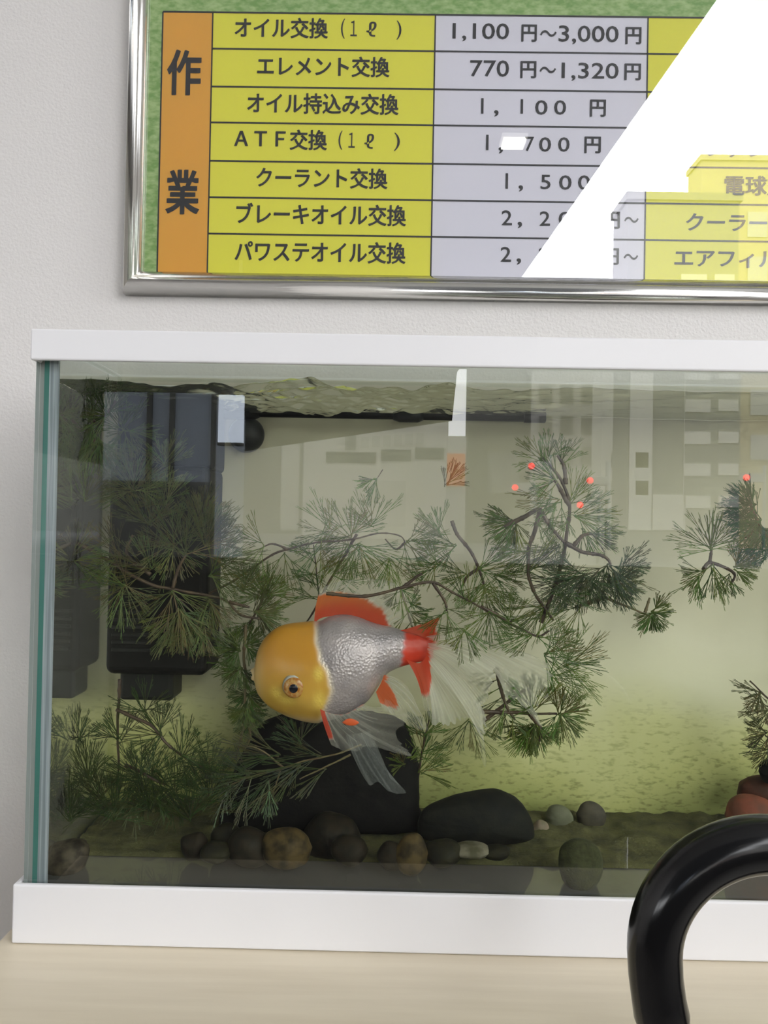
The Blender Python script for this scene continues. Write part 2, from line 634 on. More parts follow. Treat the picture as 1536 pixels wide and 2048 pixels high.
# ------------------------------------------------------------------ picture frame with the price list
FR_Y = WALL_Y - 0.019            # front of the moulding
SH_Y = WALL_Y - 0.0075           # the printed sheet
chrome = pbr('chrome_moulding', (0.78, 0.77, 0.74), 0.16, metal=1.0)
pf = empty('framed_price_list', (0.1, WALL_Y, P(768, 570, FR_Y).z), 'chrome-framed price list poster with yellow cells, hung above the aquarium', 'framed poster')
fx0, fz0 = P(240, 300, FR_Y).x, P(768, 590, FR_Y + 0.004).z
fx0 = P(241, 400, FR_Y).x
fx1, fz1 = fx0 + 0.84, fz0 + 0.594
FWID = 0.0165
prof = [(0, 0.0185), (0, 0.0120), (0.0005, 0.0085), (0.0020, 0.0050), (0.0042, 0.0022), (0.0066, 0.0005), (0.0090, 0.0), (0.0106, 0.0006), (0.0114, 0.0014), (0.0128, 0.0015), (0.0142, 0.0020), (0.0160, 0.0035), (0.0172, 0.0060), (0.0172, 0.0105), (0.004, 0.0185)]


def rail(a, b_, inward):
    """mitred length of moulding from corner a to corner b_ (x,z), INWARD = unit direction to the picture"""
    vs, fs = [], []
    along = (Vector(b_) - Vector(a)).normalized()
    iw = Vector(inward)
    for end, sgn in ((Vector(a), 1), (Vector(b_), -1)):
        for w, d in prof:
            q = end + iw * w + along * (w * sgn)
            vs.append(Vector((q.x, FR_Y + d, q.y)))
    n = len(prof)
    for k in range(n):
        k2 = (k + 1) % n
        fs.append((k, k2, n + k2, n + k))
    fs.append(tuple(range(n)))
    fs.append(tuple(n + k for k in reversed(range(n))))
    o = from_data('frame_rail', vs, fs, chrome, pf, True)
    bm = bmesh.new(); bm.from_mesh(o.data); bmesh.ops.recalc_face_normals(bm, faces=bm.faces)
    bm.to_mesh(o.data); bm.free()
    o.data.polygons[len(o.data.polygons) - 1].use_smooth = False
    return o


rail((fx0, fz0), (fx1, fz0), (0, 1))
rail((fx0, fz1), (fx1, fz1), (0, -1))
rail((fx0, fz0), (fx0, fz1), (1, 0))
rail((fx1, fz0), (fx1, fz1), (-1, 0))
grassm = pbr('printed_grass', (0.22, 0.40, 0.11), 0.6, var=((0.46, 0.63, 0.27), 150, 0.36, 0.66, (1, 1, 1.8)))
sheet = box('printed_sheet', (fx0 + 0.006, SH_Y, fz0 + 0.006), (fx1 - 0.006, SH_Y + 0.002, fz1 - 0.006), grassm, pf)
box('backing_board', (fx0 + 0.004, SH_Y + 0.0021, fz0 + 0.004), (fx1 - 0.004, WALL_Y - 0.0008, fz1 - 0.004), pbr('backing_card', (0.35, 0.28, 0.2), 0.8), pf)

yel = pbr('print_yellow', (0.87, 0.84, 0.07), 0.55)
org = pbr('print_orange', (0.84, 0.42, 0.05), 0.55)
gry = pbr('print_pale_grey', (0.84, 0.83, 0.92), 0.55)
ink = pbr('print_ink', (0.018, 0.018, 0.02), 0.5)


def flat_rects(name, rects, dy, mat):
    vs, fs = [], []
    for x0, z0, x1, z1 in rects:
        k = len(vs)
        for x_, z_ in ((x0, z0), (x1, z0), (x1, z1), (x0, z1)):
            vs.append(Vector((x_, SH_Y - dy, z_)))
        fs.append((k, k + 1, k + 2, k + 3))
    return from_data(name, vs, fs, mat, sheet)


xs = [P(a, 300, SH_Y).x for a in (320, 420, 866, 1292)]
w2 = xs[2] - xs[1]
xs += [xs[3] + w2, xs[3] + w2 + (xs[3] - xs[2])]
zs = [P(868, v, SH_Y).z for v in (30, 103, 179, 251, 328, 401, 474, 549)]
zbot = zs[7] - 0.0045
zs[7] = zbot
flat_rects('heading_column', [(xs[0], zbot, xs[1], zs[0])], 0.0002, org)
flat_rects('yellow_cells', [(xs[1], zs[i + 1], xs[2], zs[i]) for i in range(7)], 0.0002, yel)
flat_rects('yellow_cells', [(xs[3], zs[i + 1], xs[4], zs[i]) for i in range(7)], 0.0002, yel)
flat_rects('price_cells', [(xs[2], zs[i + 1], xs[3], zs[i]) for i in range(7)], 0.0002, gry)
flat_rects('price_cells', [(xs[4], zs[i + 1], xs[5], zs[i]) for i in range(7)], 0.0002, gry)
t = 0.00075
lines = [(xs[1], z_ - t, xs[5], z_ + t) for z_ in zs[1:7]] + [(xs[0], zs[0] - t, xs[5], zs[0] + t), (xs[0], zbot - t, xs[5], zbot + t)]
lines += [(x_ - t * .8, zbot, x_ + t * .8, zs[0]) for x_ in xs]
flat_rects('table_lines', lines, 0.0004, ink)



def text(s, x0, x1, y0, y1, bold=0.012, dy=0.0005, ink_=None):
    c = bpy.data.curves.new('lettering', 'FONT')
    c.body = s
    c.offset = bold
    c.resolution_u = 3
    o = bpy.data.objects.new('lettering', c)
    COL.objects.link(o)
    bpy.context.view_layer.update()
    dg = bpy.context.evaluated_depsgraph_get()
    me = bpy.data.meshes.new_from_object(o.evaluated_get(dg))
    bpy.data.objects.remove(o)
    n = len(me.vertices)
    co = np.empty(n * 3, np.float32)
    me.vertices.foreach_get('co', co)
    co = co.reshape(-1, 3)
    lo, hi = co.min(0), co.max(0)
    ym = (y0 + y1) / 2
    a = P(x0, ym, SH_Y); b_ = P(x1, ym, SH_Y); xm = (x0 + x1) / 2
    za, zb = P(xm, y1, SH_Y).z, P(xm, y0, SH_Y).z
    vs = [Vector((a.x + (p[0] - lo[0]) / (hi[0] - lo[0] + 1e-9) * (b_.x - a.x), SH_Y - dy, za + (p[1] - lo[1]) / (hi[1] - lo[1] + 1e-9) * (zb - za))) for p in co]
    fs = [tuple(p.vertices) for p in me.polygons]
    av, af = [], []
    for k, sh in enumerate((-0.00022, 0.00022) if bold > 0.01 else (0.0,)):        # printed twice, a hair apart: bold strokes
        k0 = len(av)
        av += [v + Vector((sh * (1.6 if bold > 0.015 else 1), -0.00004 * k, sh * 0.5)) for v in vs]
        af += [tuple(i + k0 for i in f) for f in fs]
    from_data('lettering', av, af, ink, sheet)


text('作', 335, 402, 100, 191, 0.018)
text('業', 332, 399, 340, 429, 0.018)
text('オイル交換', 470, 656, 36, 77)
text('(', 682, 690, 38, 78, 0.0); text('１', 701, 714, 42, 73, 0.0); text('ℓ', 733, 753, 44, 74, 0.004); text(')', 793, 803, 42, 80, 0.0)
text('エレメント交換', 515, 779, 113, 154)
text('オイル持込み交換', 495, 797, 187, 229)
text('ＡＴＦ', 469, 571, 263, 293); text('交換', 580, 654, 260, 301)
text('(', 677, 685, 262, 300, 0.0); text('１', 697, 710, 266, 296, 0.0); text('ℓ', 729, 748, 268, 298, 0.004); text(')', 788, 800, 266, 302, 0.0)
text('クーラント交換', 513, 775, 336, 377)
text('ブレーキオイル交換', 473, 812, 408, 451)
text('パワステオイル交換', 470, 811, 483, 526)
LT = 0.008
for s, x0, x1, y0, y1 in (
    ('1,100', 905, 1018, 47, 84), ('円', 1043, 1073, 50, 84), ('〜', 1080, 1113, 61, 74), ('3,000', 1117, 1237, 52, 90), ('円', 1251, 1282, 55, 89),
    ('770', 940, 1018, 121, 154), ('円', 1041, 1072, 123, 157), ('〜', 1079, 1112, 134, 147), ('1,320', 1123, 1237, 126, 163), ('円', 1249, 1281, 128, 161),
    ('1', 962, 967, 197, 228), (',', 988, 997, 221, 234), ('1', 1041, 1046, 199, 228, ), ('0', 1070, 1095, 201, 230), ('0', 1108, 1132, 201, 230), ('円', 1180, 1211, 200, 234),
    ('1', 972, 977, 270, 301), (',', 997, 1006, 295, 308), ('7', 1050, 1068, 274, 303), ('0', 1078, 1102, 275, 304), ('0', 1116, 1139, 275, 304), ('円', 1169, 1201, 274, 307),
    ('1', 1011, 1016, 347, 378), (',', 1037, 1046, 371, 384), ('5', 1081, 1101, 350, 379), ('0', 1118, 1143, 351, 380), ('0', 1156, 1180, 351, 380), ('円', 1212, 1243, 350, 384),
    ('2', 1003, 1024, 421, 451), (',', 1035, 1044, 444, 457), ('2', 1079, 1100, 423, 452), ('0', 1117, 1142, 424, 453), ('0', 1155, 1179, 424, 453), ('円', 1208, 1239, 424, 458), ('〜', 1248, 1277, 434, 446),
    ('2', 1001, 1022, 494, 524), (',', 1033, 1042, 517, 530), ('2', 1077, 1098, 496, 525), ('0', 1115, 1140, 497, 526), ('0', 1153, 1177, 497, 526), ('円', 1206, 1237, 497, 530), ('〜', 1247, 1276, 508, 520),
    ('ファンベルト', 1412, 1662, 286, 316), ('電球交換', 1449, 1620, 352, 392), ('クーラーガス', 1372, 1618, 428, 463), ('エアフィルター', 1349, 1640, 500, 536)):
    text(s, x0, x1, y0, y1, 0.012 if s[0] > 'z' and s != '〜' else LT)
acr = clear('acrylic_sheet', (0.985, 0.985, 0.985), 0.085)
box('clear_cover', (fx0 + 0.006, SH_Y - 0.0035, fz0 + 0.006), (fx1 - 0.006, SH_Y - 0.002, fz1 - 0.006), acr, pf)

# ------------------------------------------------------------------ goldfish
FY = 0.058
skin = attr_mat('goldfish_skin', 0.34, 0.5, sheen_attr=True, bump=(600, 0.35, 0.0013))
finm = attr_mat('goldfish_fin', 0.45, 0.4, translucent=0.45, alpha=True)
fish = empty('goldfish', P(700, 1340, FY), 'plump goldfish with yellow head, silver body, red fins and long white tail', 'goldfish')
secs = [  # px, top, bottom, half width
    (509, 1334, 1362, 10), (515, 1304, 1383, 26), (524, 1284, 1397, 37), (538, 1267, 1411, 48), (556, 1254, 1422, 58), (580, 1247, 1433, 67),
    (610, 1245, 1440, 75), (640, 1242, 1442, 78), (656, 1234, 1440, 78), (680, 1229, 1433, 77), (700, 1230, 1425, 73), (720, 1235, 1413, 66),
    (740, 1243, 1396, 57), (756, 1248, 1372, 48), (772, 1252, 1349, 40), (790, 1256, 1338, 33), (810, 1262, 1331, 26), (830, 1268, 1326, 19), (852, 1274, 1321, 11), (866, 1280, 1316, 5)]
sa = np.array(secs, float)
xsn = np.linspace(sa[0, 0], sa[-1, 0], 110)
xsn = np.concatenate([[509, 509.6, 510.5, 511.5, 513], xsn[2:]])


def smooth_interp(xq, xp, fp):
    n = len(xp)
    m_ = np.zeros(n)
    d = np.diff(fp) / np.diff(xp)
    m_[1:-1] = (d[:-1] + d[1:]) / 2
    m_[0], m_[-1] = d[0], d[-1]
    k = np.clip(np.searchsorted(xp, xq) - 1, 0, n - 2)
    h = xp[k + 1] - xp[k]
    t_ = (xq - xp[k]) / h
    return ((1 + 2 * t_) * (1 - t_) ** 2 * fp[k] + t_ * (1 - t_) ** 2 * h * m_[k] + t_ * t_ * (3 - 2 * t_) * fp[k + 1] + t_ * t_ * (t_ - 1) * h * m_[k + 1])


tp, bt, hw = (smooth_interp(xsn, sa[:, 0], sa[:, i]) for i in (1, 2, 3))


def sm(a, b_, v):
    u = min(1, max(0, (v - a) / (b_ - a)))
    return u * u * (3 - 2 * u)


def mixc(a, b_, u):
    return [a[i] * (1 - u) + b_[i] * u for i in range(len(a))]


def head_edge(py):        # where the yellow head ends (px)
    pts = [(1225, 626), (1245, 630), (1275, 637), (1310, 648), (1330, 662), (1360, 668), (1385, 662), (1410, 650), (1440, 640)]
    return float(np.interp(py, [p[0] for p in pts], [p[1] for p in pts]))


NS = 72
vs, fs, cols = [], [], []
for i, x_ in enumerate(xsn):
    cy, hh = (tp[i] + bt[i]) / 2, (bt[i] - tp[i]) / 2
    for k in range(NS):
        w = 2 * math.pi * k / NS
        py = cy - hh * math.cos(w)
        dyy = -hw[i] * math.sin(w) * S(FY)
        q = P(x_, py, FY)
        v = Vector((q.x, FY + dyy, q.z))
        he = head_edge(py) + 5 * noise.noise(Vector((py * 0.05, w, 0)))
        ga = 1 - sm(he - 4, he + 4, x_)
        cen = P(x_, cy, FY)
        d = (v - Vector((cen.x, FY, cen.z)))
        v += d.normalized() * (0.0009 * ga * sm(580, 640, x_)) if d.length > 1e-6 else Vector()
        # cheek modelling
        ck = math.exp(-((x_ - 612) / 34) ** 2 - ((py - 1385) / 24) ** 2)
        v.y -= 0.0016 * ck if dyy < 0 else -0.0016 * ck
        nn = noise.fractal(v * 260, 0.8, 2, 3)
        v.y += nn * 0.0002
        yellow = mixc((0.56, 0.26, 0.025), (0.60, 0.36, 0.06), sm(1290, 1400, py))
        yellow = mixc(yellow, (0.78, 0.60, 0.30), 0.5 * sm(545, 505, x_))
        yellow = mixc(yellow, (0.80, 0.62, 0.38), 0.75 * sm(1412, 1438, py))
        patch = max(math.exp(-((x_ - 562) / 12) ** 2 - ((py - 1374) / 10) ** 2), math.exp(-((x_ - 580) / 16) ** 2 - ((py - 1387) / 8) ** 2), math.exp(-((x_ - 646) / 10) ** 2 - ((py - 1385) / 17) ** 2), math.exp(-((x_ - 645) / 9) ** 2 - ((py - 1333) / 12) ** 2))
        yellow = mixc(yellow, (0.86, 0.62, 0.12), patch)
        silver = mixc((0.54, 0.47, 0.485), (0.27, 0.24, 0.26), 0.5 + 0.5 * noise.noise(v * 90))
        silver = mixc(silver, (0.56, 0.42, 0.39), 0.8 * math.exp(-((x_ - 752) / 16) ** 2 - ((py - 1375) / 26) ** 2))
        rededge = 806 + 6 * noise.noise(Vector((py * 0.09, 2.0, w))) - 0.14 * (py - 1300)
        rd = sm(rededge - 5, rededge + 5, x_)
        body = mixc(silver, (0.62, 0.045, 0.018), rd)
        c = mixc(body, yellow, ga)
        met = 0.34 * (1 - ga) * (1 - rd) + 0.22 * patch * ga
        # pale rim of the gill cover
        rimc = math.exp(-((x_ - he - 2) / 5) ** 2)
        c = mixc(c, (0.85, 0.72, 0.55), 0.6 * rimc)
        vs.append(v)
        cols.append((*c, met))
nrg = len(xsn)
for i in range(nrg - 1):
    for k in range(NS):
        k2 = (k + 1) % NS
        fs.append((i * NS + k, i * NS + k2, (i + 1) * NS + k2, (i + 1) * NS + k))
fs.append(tuple(range(NS)))
fs.append(tuple((nrg - 1) * NS + k for k in reversed(range(NS))))
body = from_data('body', vs, fs, skin, fish, True, cols)
bm = bmesh.new(); bm.from_mesh(body.data); bmesh.ops.recalc_face_normals(bm, faces=bm.faces); bm.to_mesh(body.data); bm.free()
# mouth
lip = pbr('goldfish_lip', (0.74, 0.55, 0.30), 0.4)
outline_blob('mouth', [(501, 1340), (510, 1334), (520, 1336), (524, 1346), (520, 1358), (510, 1362), (502, 1357), (505, 1349)], FY, 0.0045, lip, fish, n=32, rings=6)
# eyes
irism = pbr('iris', (0.36, 0.13, 0.02), 0.2, var=((0.48, 0.28, 0.09), 500, 0.4, 0.6, (1, 1, 1)))
pupilm = pbr('pupil', (0.004, 0.005, 0.012), 0.06)
eyering = pbr('eye_rim', (0.50, 0.52, 0.50), 0.2)
pring = pbr('pupil_ring', (0.72, 0.62, 0.42), 0.2)


def eyes(side):
    ex, ey = 598, 1357
    i = int(np.argmin(abs(xsn - ex)))
    cy, hh = (tp[i] + bt[i]) / 2, (bt[i] - tp[i]) / 2
    wy = hw[i] * math.sqrt(max(0, 1 - ((ey - cy) / hh) ** 2)) * S(FY)
    q = P(ex, ey, FY)
    c = Vector((q.x, FY + side * wy, q.z))
    s = S(FY)
    r0 = 21 * s
    ang = [j * math.pi / 2 / 7 for j in range(8)]
    o = ring_prof('eye', [(r0 * 1.12, side * -0.001)] + [(r0 * math.cos(a) * 1.0, side * (r0 * 0.42 * math.sin(a))) for a in ang[:-1]] + [(r0 * 0.1, side * r0 * 0.42)], c, 'y', eyering, fish)
    c2 = c + Vector((0, side * r0 * 0.13, 0)) + Vector((-0.3 * s, 0, -2.0 * s))
    ring_prof('iris', [(r0 * .97 * math.cos(a), side * (r0 * 0.36 * math.sin(a))) for a in ang[:-1]] + [(r0 * 0.08, side * r0 * 0.36)], c2, 'y', irism, o)
    c3 = c + Vector((0, side * r0 * 0.30, 0)) + Vector((-0.5 * s, 0, -2.5 * s))
    ring_prof('pupil_ring', [(r0 * .60 * math.cos(a), side * (r0 * 0.20 * math.sin(a))) for a in ang[:-1]] + [(r0 * 0.06, side * r0 * 0.20)], c3, 'y', pring, o)
    ring_prof('pupil', [(r0 * .53 * math.cos(a), side * (r0 * 0.24 * math.sin(a))) for a in ang[:-1]] + [(r0 * 0.06, side * r0 * 0.24)], c3, 'y', pupilm, o)


eyes(-1)
eyes(1)


def poly_at(pts, u):
    """resample a pixel polyline by arc length"""
    d = [0]
    for a, b_ in zip(pts, pts[1:]):
        d.append(d[-1] + math.hypot(b_[0] - a[0], b_[1] - a[1]))
    t_ = u * d[-1]
    return tuple(float(np.interp(t_, d, [p[i] for p in pts])) for i in range(len(pts[0])))


def smoothpoly(pts, n=40):
    return [tuple(v) for v in catmull([Vector(p + (0,) * (3 - len(p))) for p in pts], n)]


def fin(name, root, tip, y, dy, colf, nray=22, K=96, M=26, wav=0.0012, mid=None, wfreq=7.0, ph=0.0, ragged=0.05):
    """soft fin spread from pixel line ROOT to pixel line TIP; y depth at the root, dy(u,v) leaves the plane"""
    rp, tpp = smoothpoly(root), smoothpoly(tip, 60)
    mdp = smoothpoly(mid) if mid else None
    vs, fs, cols = [], [], []
    for i in range(K + 1):
        u = i / K
        a, b_ = poly_at(rp, u), poly_at(tpp, u)
        rag = 1 - ragged * abs(noise.noise(Vector((u * nray * 0.9, ph, 3.3)))) 
        c = poly_at(mdp, u) if mdp else ((a[0] + b_[0]) / 2, (a[1] + b_[1]) / 2)
        for j in range(M + 1):
            v = j / M
            t_ = v * rag
            px = (1 - t_) ** 2 * a[0] + 2 * t_ * (1 - t_) * c[0] + t_ * t_ * b_[0]
            py = (1 - t_) ** 2 * a[1] + 2 * t_ * (1 - t_) * c[1] + t_ * t_ * b_[1]
            yy = y + dy(u, v) + wav * v * math.sin(u * wfreq + ph + v * 2.5) + 0.0002 * noise.noise(Vector((u * nray * 1.7, 0, ph))) * v
            yy = min(max(yy, 0.0085), TANK_BACK - 0.006)
            q = P(px, py, y)
            vs.append(Vector((q.x, yy, q.z)))
            r_, g_, bb, al = colf(u, v)
            ln = min(1, max(0, 0.55 + 1.1 * noise.noise(Vector((u * nray * 1.7, v * 0.9, ph * 3 + 0.5)))))
            al = al * (1 - (1 - al) * 0.75 * (1 - ln ** 2))
            cols.append((r_, g_, bb, min(1, max(0.02, al))))
    for i in range(K):
        for j in range(M):
            k = i * (M + 1) + j
            fs.append((k, k + 1, k + M + 2, k + M + 1))
    return from_data(name, vs, fs, finm, fish, True, cols)


RED, ORA, VEIL = (0.66, 0.06, 0.012), (0.70, 0.16, 0.025), (0.88, 0.86, 0.77)


def two(redv, soft, red=RED, veil=VEIL, a0=0.96, a1=0.34, tipfade=0.6):
    def f(u, v):
        e_ = redv(u) + 0.07 * noise.noise(Vector((u * 26, v * 3, 0.7)))
        k = sm(e_ - soft, e_ + soft, v)
        c = mixc(red, veil, k)
        al = a0 * (1 - k) + a1 * k
        return (*c, al * (1 - (1 - tipfade) * v * k))
    return f


# dorsal fin
fin('dorsal_fin', [(628, 1247), (646, 1235), (690, 1232), (743, 1246), (786, 1254)], [(640, 1180), (664, 1166), (705, 1159), (770, 1160), (812, 1188), (830, 1256)], FY, lambda u, v: 0.002 * v * math.sin(u * 4),
    lambda u, v: (*mixc(mixc(RED, ORA, sm(0.1, 0.55, v)), VEIL, sm(-0.06, 0.06, v - (0.80 - 0.66 * u - 0.14 * sm(0.75, 1, u)) + 0.05 * noise.noise(Vector((u * 40, v * 2, 1))))),
                    0.96 - 0.62 * sm(-0.06, 0.06, v - (0.80 - 0.66 * u - 0.14 * sm(0.75, 1, u)))), nray=20, mid=[(630, 1205), (660, 1195), (710, 1190), (780, 1195), (808, 1235)])
# tail: four lobes
fin('tail_fin', [(846, 1274), (858, 1278), (866, 1286)], [(884, 1233), (930, 1212), (985, 1212), (1016, 1250), (1012, 1310)], FY + 0.006, lambda u, v: 0.022 * v, two(lambda u: 0.34 - 0.30 * u, 0.03, a1=0.26), nray=16, K=64, mid=[(862, 1252), (900, 1242), (950, 1265)], ragged=0.1)
fin('tail_fin', [(800, 1261), (830, 1268), (852, 1278)], [(882, 1234), (872, 1256), (858, 1300)], FY - 0.003, lambda u, v: 0.002 * v, lambda u, v: (*RED, 0.95), nray=8, K=40, mid=[(840, 1252), (852, 1262), (858, 1285)])
fin('tail_fin', [(850, 1274), (862, 1284), (862, 1300)], [(1030, 1300), (1092, 1322), (1112, 1372), (1078, 1420), (1088, 1460), (1040, 1408), (1010, 1395), (1018, 1345)], FY - 0.004, lambda u, v: -0.012 * v + 0.01 * v * v, two(lambda u: 0.05, 0.03, a1=0.52, tipfade=0.9), nray=30, K=90, M=34, wav=0.003, mid=[(900, 1255), (960, 1270), (985, 1282), (990, 1290)], ragged=0.12, ph=1.0)
fin('tail_fin', [(856, 1286), (852, 1312), (842, 1326)], [(1000, 1322), (986, 1370), (972, 1420), (975, 1450), (966, 1480), (945, 1440), (905, 1452), (862, 1448)], FY - 0.008, lambda u, v: -0.008 * v * (1 - v), two(lambda u: 0.02 + 0.22 * u ** 2, 0.04, a1=0.60, tipfade=0.8), nray=38, K=150, M=34, wav=0.0030, mid=[(920, 1285), (900, 1340), (868, 1390)], ragged=0.12, wfreq=15)
fin('tail_fin', [(812, 1318), (838, 1326), (856, 1310)], [(846, 1412), (866, 1440), (886, 1430)], FY - 0.010, lambda u, v: -0.003 * v, two(lambda u: 0.80 - 0.35 * u, 0.05, a1=0.35), nray=8, K=50, mid=[(842, 1360), (856, 1375), (860, 1360)])
fin('tail_fin', [(930, 1400), (946, 1402), (962, 1404)], [(966, 1528), (971, 1534), (973, 1526)], FY - 0.011, lambda u, v: 0.0, lambda u, v: (*VEIL, 0.34 * (1 - 0.4 * v)), nray=4, K=16, M=30, mid=[(952, 1468), (958, 1465), (968, 1460)], ragged=0.0)
# anal fins
fin('anal_fin', [(768, 1350), (762, 1366), (752, 1384)], [(834, 1412), (856, 1452), (846, 1458), (816, 1448), (764, 1414)], FY - 0.012, lambda u, v: -0.003 * v, two(lambda u: 0.10 + 0.62 * sm(0.25, 0.75, u), 0.05, red=(0.68, 0.11, 0.018), a1=0.42, tipfade=0.75), nray=14, K=80, mid=[(815, 1352), (806, 1395), (758, 1400)])
# pectoral and pelvic fins
fin('pectoral_fin', [(640, 1418), (660, 1426), (690, 1428), (726, 1408)], [(664, 1488), (700, 1502), (745, 1490), (800, 1504), (828, 1508), (792, 1466), (822, 1430), (770, 1392)], FY - 0.026, lambda u, v: -0.004 * v, two(lambda u: 0.80 * (1 - sm(0.04, 0.12, u)) , 0.04, red=(0.62, 0.07, 0.03), a1=0.46, tipfade=0.55), nray=24, K=130, mid=[(648, 1455), (690, 1460), (740, 1450), (770, 1425)], ragged=0.1)
fin('pelvic_fin', [(692, 1470), (712, 1468), (740, 1462)], [(732, 1560), (742, 1570), (758, 1562), (780, 1582), (808, 1588), (812, 1582), (780, 1555)], FY - 0.022, lambda u, v: -0.002 * v, lambda u, v: (0.62, 0.66, 0.66, 0.36 * (1 - 0.2 * v)), nray=11, K=70, mid=[(708, 1525), (738, 1520), (772, 1530)], ragged=0.05)
outline_blob('red_scale_patch', [(684, 1445), (694, 1438), (706, 1438), (718, 1445), (708, 1451), (694, 1450)], FY - 0.0285, 0.0006, pbr('red_fin_spot', (0.66, 0.10, 0.02), 0.5), fish, n=24, rings=3)

# ------------------------------------------------------------------ water plants
leafm = attr_mat('cabomba_leaf', 0.5, 0.3, translucent=0.3)
stemm = pbr('cabomba_stem', (0.045, 0.026, 0.016), 0.5, var=((0.09, 0.06, 0.03), 120, 0.4, 0.65, (1, 1, 1)))
stem_green = pbr('cabomba_pale_stem', (0.17, 0.14, 0.06), 0.5, var=((0.12, 0.08, 0.04), 120, 0.4, 0.65, (1, 1, 1)))


def clampy(v):
    v.y = min(max(v.y, 0.0085), TANK_BACK - 0.003)
    v.x = max(v.x, XI + 0.0015)
    return v


def seg(vs, fs, cols, a, b_, r0, r1, col):
    t = b_ - a
    if t.length < 1e-7:
        return
    t.normalize()
    w = Vector((0, 1, 0)) if abs(t.y) < 0.9 else Vector((1, 0, 0))
    n1 = t.cross(w).normalized()
    n2 = t.cross(n1)
    k = len(vs)
    for p, r in ((a, r0), (b_, r1)):
        for g in (0, 2.0944, 4.18879):
            vs.append(clampy(p + n1 * (r * math.cos(g)) + n2 * (r * math.sin(g))))
            cols.append(col)
    fs.extend([(k, k + 1, k + 4, k + 3), (k + 1, k + 2, k + 5, k + 4), (k + 2, k, k + 3, k + 5)])


def leaf(vs, fs, cols, base, ang, length, spread, rng, col, thick=1.0, levels=4, tilt=None):
    """finely forked fan leaf; ang in degrees in the picture plane (0 right, 90 up)"""
    a = R(ang)
    tl = R(rng.uniform(-55, 55)) if tilt is None else R(tilt)
    dip = R(rng.uniform(-35, 35))
    d = Vector((math.cos(a) * math.cos(dip), math.sin(dip), math.sin(a) * math.cos(dip)))
    side0 = Vector((-math.sin(a), 0, math.cos(a)))
    nrm = d.cross(side0).normalized()
    side = (side0 * math.cos(tl) + nrm * math.sin(tl)).normalized()
    r = 0.00030 * thick
    pet = length * rng.uniform(0.12, 0.25)
    p0 = base + d * pet
    seg(vs, fs, cols, base, p0, r * 1.5, r * 1.2, col)
    prim = 5 if spread > 60 else 3
    tot = length - pet

    def grow(p, th, ln, lev, rr):
        dd = d * math.cos(th) + side * math.sin(th)
        dd = (dd + nrm * rng.uniform(-0.12, 0.12)).normalized()
        q = p + dd * ln
        cc = tuple(c * rng.uniform(0.85, 1.15) for c in col[:3]) + (1,)
        seg(vs, fs, cols, p, q, rr, rr * 0.8, cc)
        if lev > 0:
            sp = R(spread) / (prim * (2.0 if lev == levels else 2.6))
            for sgn in (-1, 1):
                grow(q, th + sgn * sp * rng.uniform(0.35, 1.25) * (1.0 if lev > 1 else 0.8), ln * rng.uniform(0.6, 1.05), lev - 1, rr * 0.84)

    l0 = tot / (1 + 0.84 + 0.7 + (0.58 if levels > 3 else 0))
    for i in range(prim):
        th = R(spread) * ((i + 0.5) / prim - 0.5) + R(rng.uniform(-5, 5))
        grow(p0, th, l0 * rng.uniform(0.75, 1.15), levels - 1, r)


GREENS = [(0.11, 0.185, 0.035), (0.14, 0.20, 0.04), (0.095, 0.15, 0.03), (0.17, 0.19, 0.045), (0.07, 0.125, 0.025)]


def plant(label, stems, leaves=(), whorls=(), seed=1, stem_r=3.2, mat=None, cols_=None, thick=1.0, name='fanwort_sprig', group='fanwort sprigs in the aquarium'):
    """stems: list of [(px,py,y)..]; leaves: (px,py,y,angle,len_px,spread); whorls: (stem index, from, to, count, len_px, spread)"""
    rng = random.Random(seed)
    pal = cols_ or GREENS
    curves = []
    vs, fs = [], []
    for st in stems:
        pts = catmull([clampy(P(a, b_, c)) for a, b_, c in st], 10 * (len(st) - 1) + 4)
        for i, p in enumerate(pts):
            p += Vector((noise.noise(p * 70), 0, noise.noise(p * 70 + Vector((9, 0, 0))))) * 0.0009
        n = len(pts)
        k = S(st[0][2]) * stem_r * 0.8
        rad = [k * (1 - 0.5 * i / n) * (1 + 0.18 * noise.noise(pts[i] * 200)) for i in range(n)]
        for i in range(3, n, 7):
            rad[i] *= 1.25
        tube_data(pts, rad, 7, vs, fs)
        curves.append(pts)
    c0 = curves[0][0] if curves else P(*leaves[0][:3])
    root = empty(name, c0, label, 'water plant', group)
    if curves:
        from_data('stem', vs, fs, mat or stemm, root, True)
    lv, lf, lc = [], [], []

    def one(base, ang, ln, sp):
        c = rng.choice(pal)
        c = tuple(x_ * rng.uniform(0.8, 1.2) for x_ in c) + (1,)
        leaf(lv, lf, lc, Vector(base), ang, ln, sp, rng, c, thick)

    for a, b_, y, ang, ln, sp in leaves:
        one(P(a, b_, y), ang, ln * S(y), sp)
    for si, f0, f1, cnt, ln, sp in whorls:
        pts = curves[si]
        for q in range(cnt):
            t_ = f0 + (f1 - f0) * (q + 0.5) / cnt
            i = min(int(t_ * (len(pts) - 1)), len(pts) - 2)
            d = pts[i + 1] - pts[i]
            sa_ = math.degrees(math.atan2(d.z, d.x))
            for sgn in (-1, 1):
                one(pts[i], sa_ + sgn * rng.uniform(35, 95), ln * S(pts[i].y) * rng.uniform(0.75, 1.15), sp * rng.uniform(0.8, 1.15))
    if lv:
        from_data('foliage', lv, lf, leafm, root, False, lc)
    return root


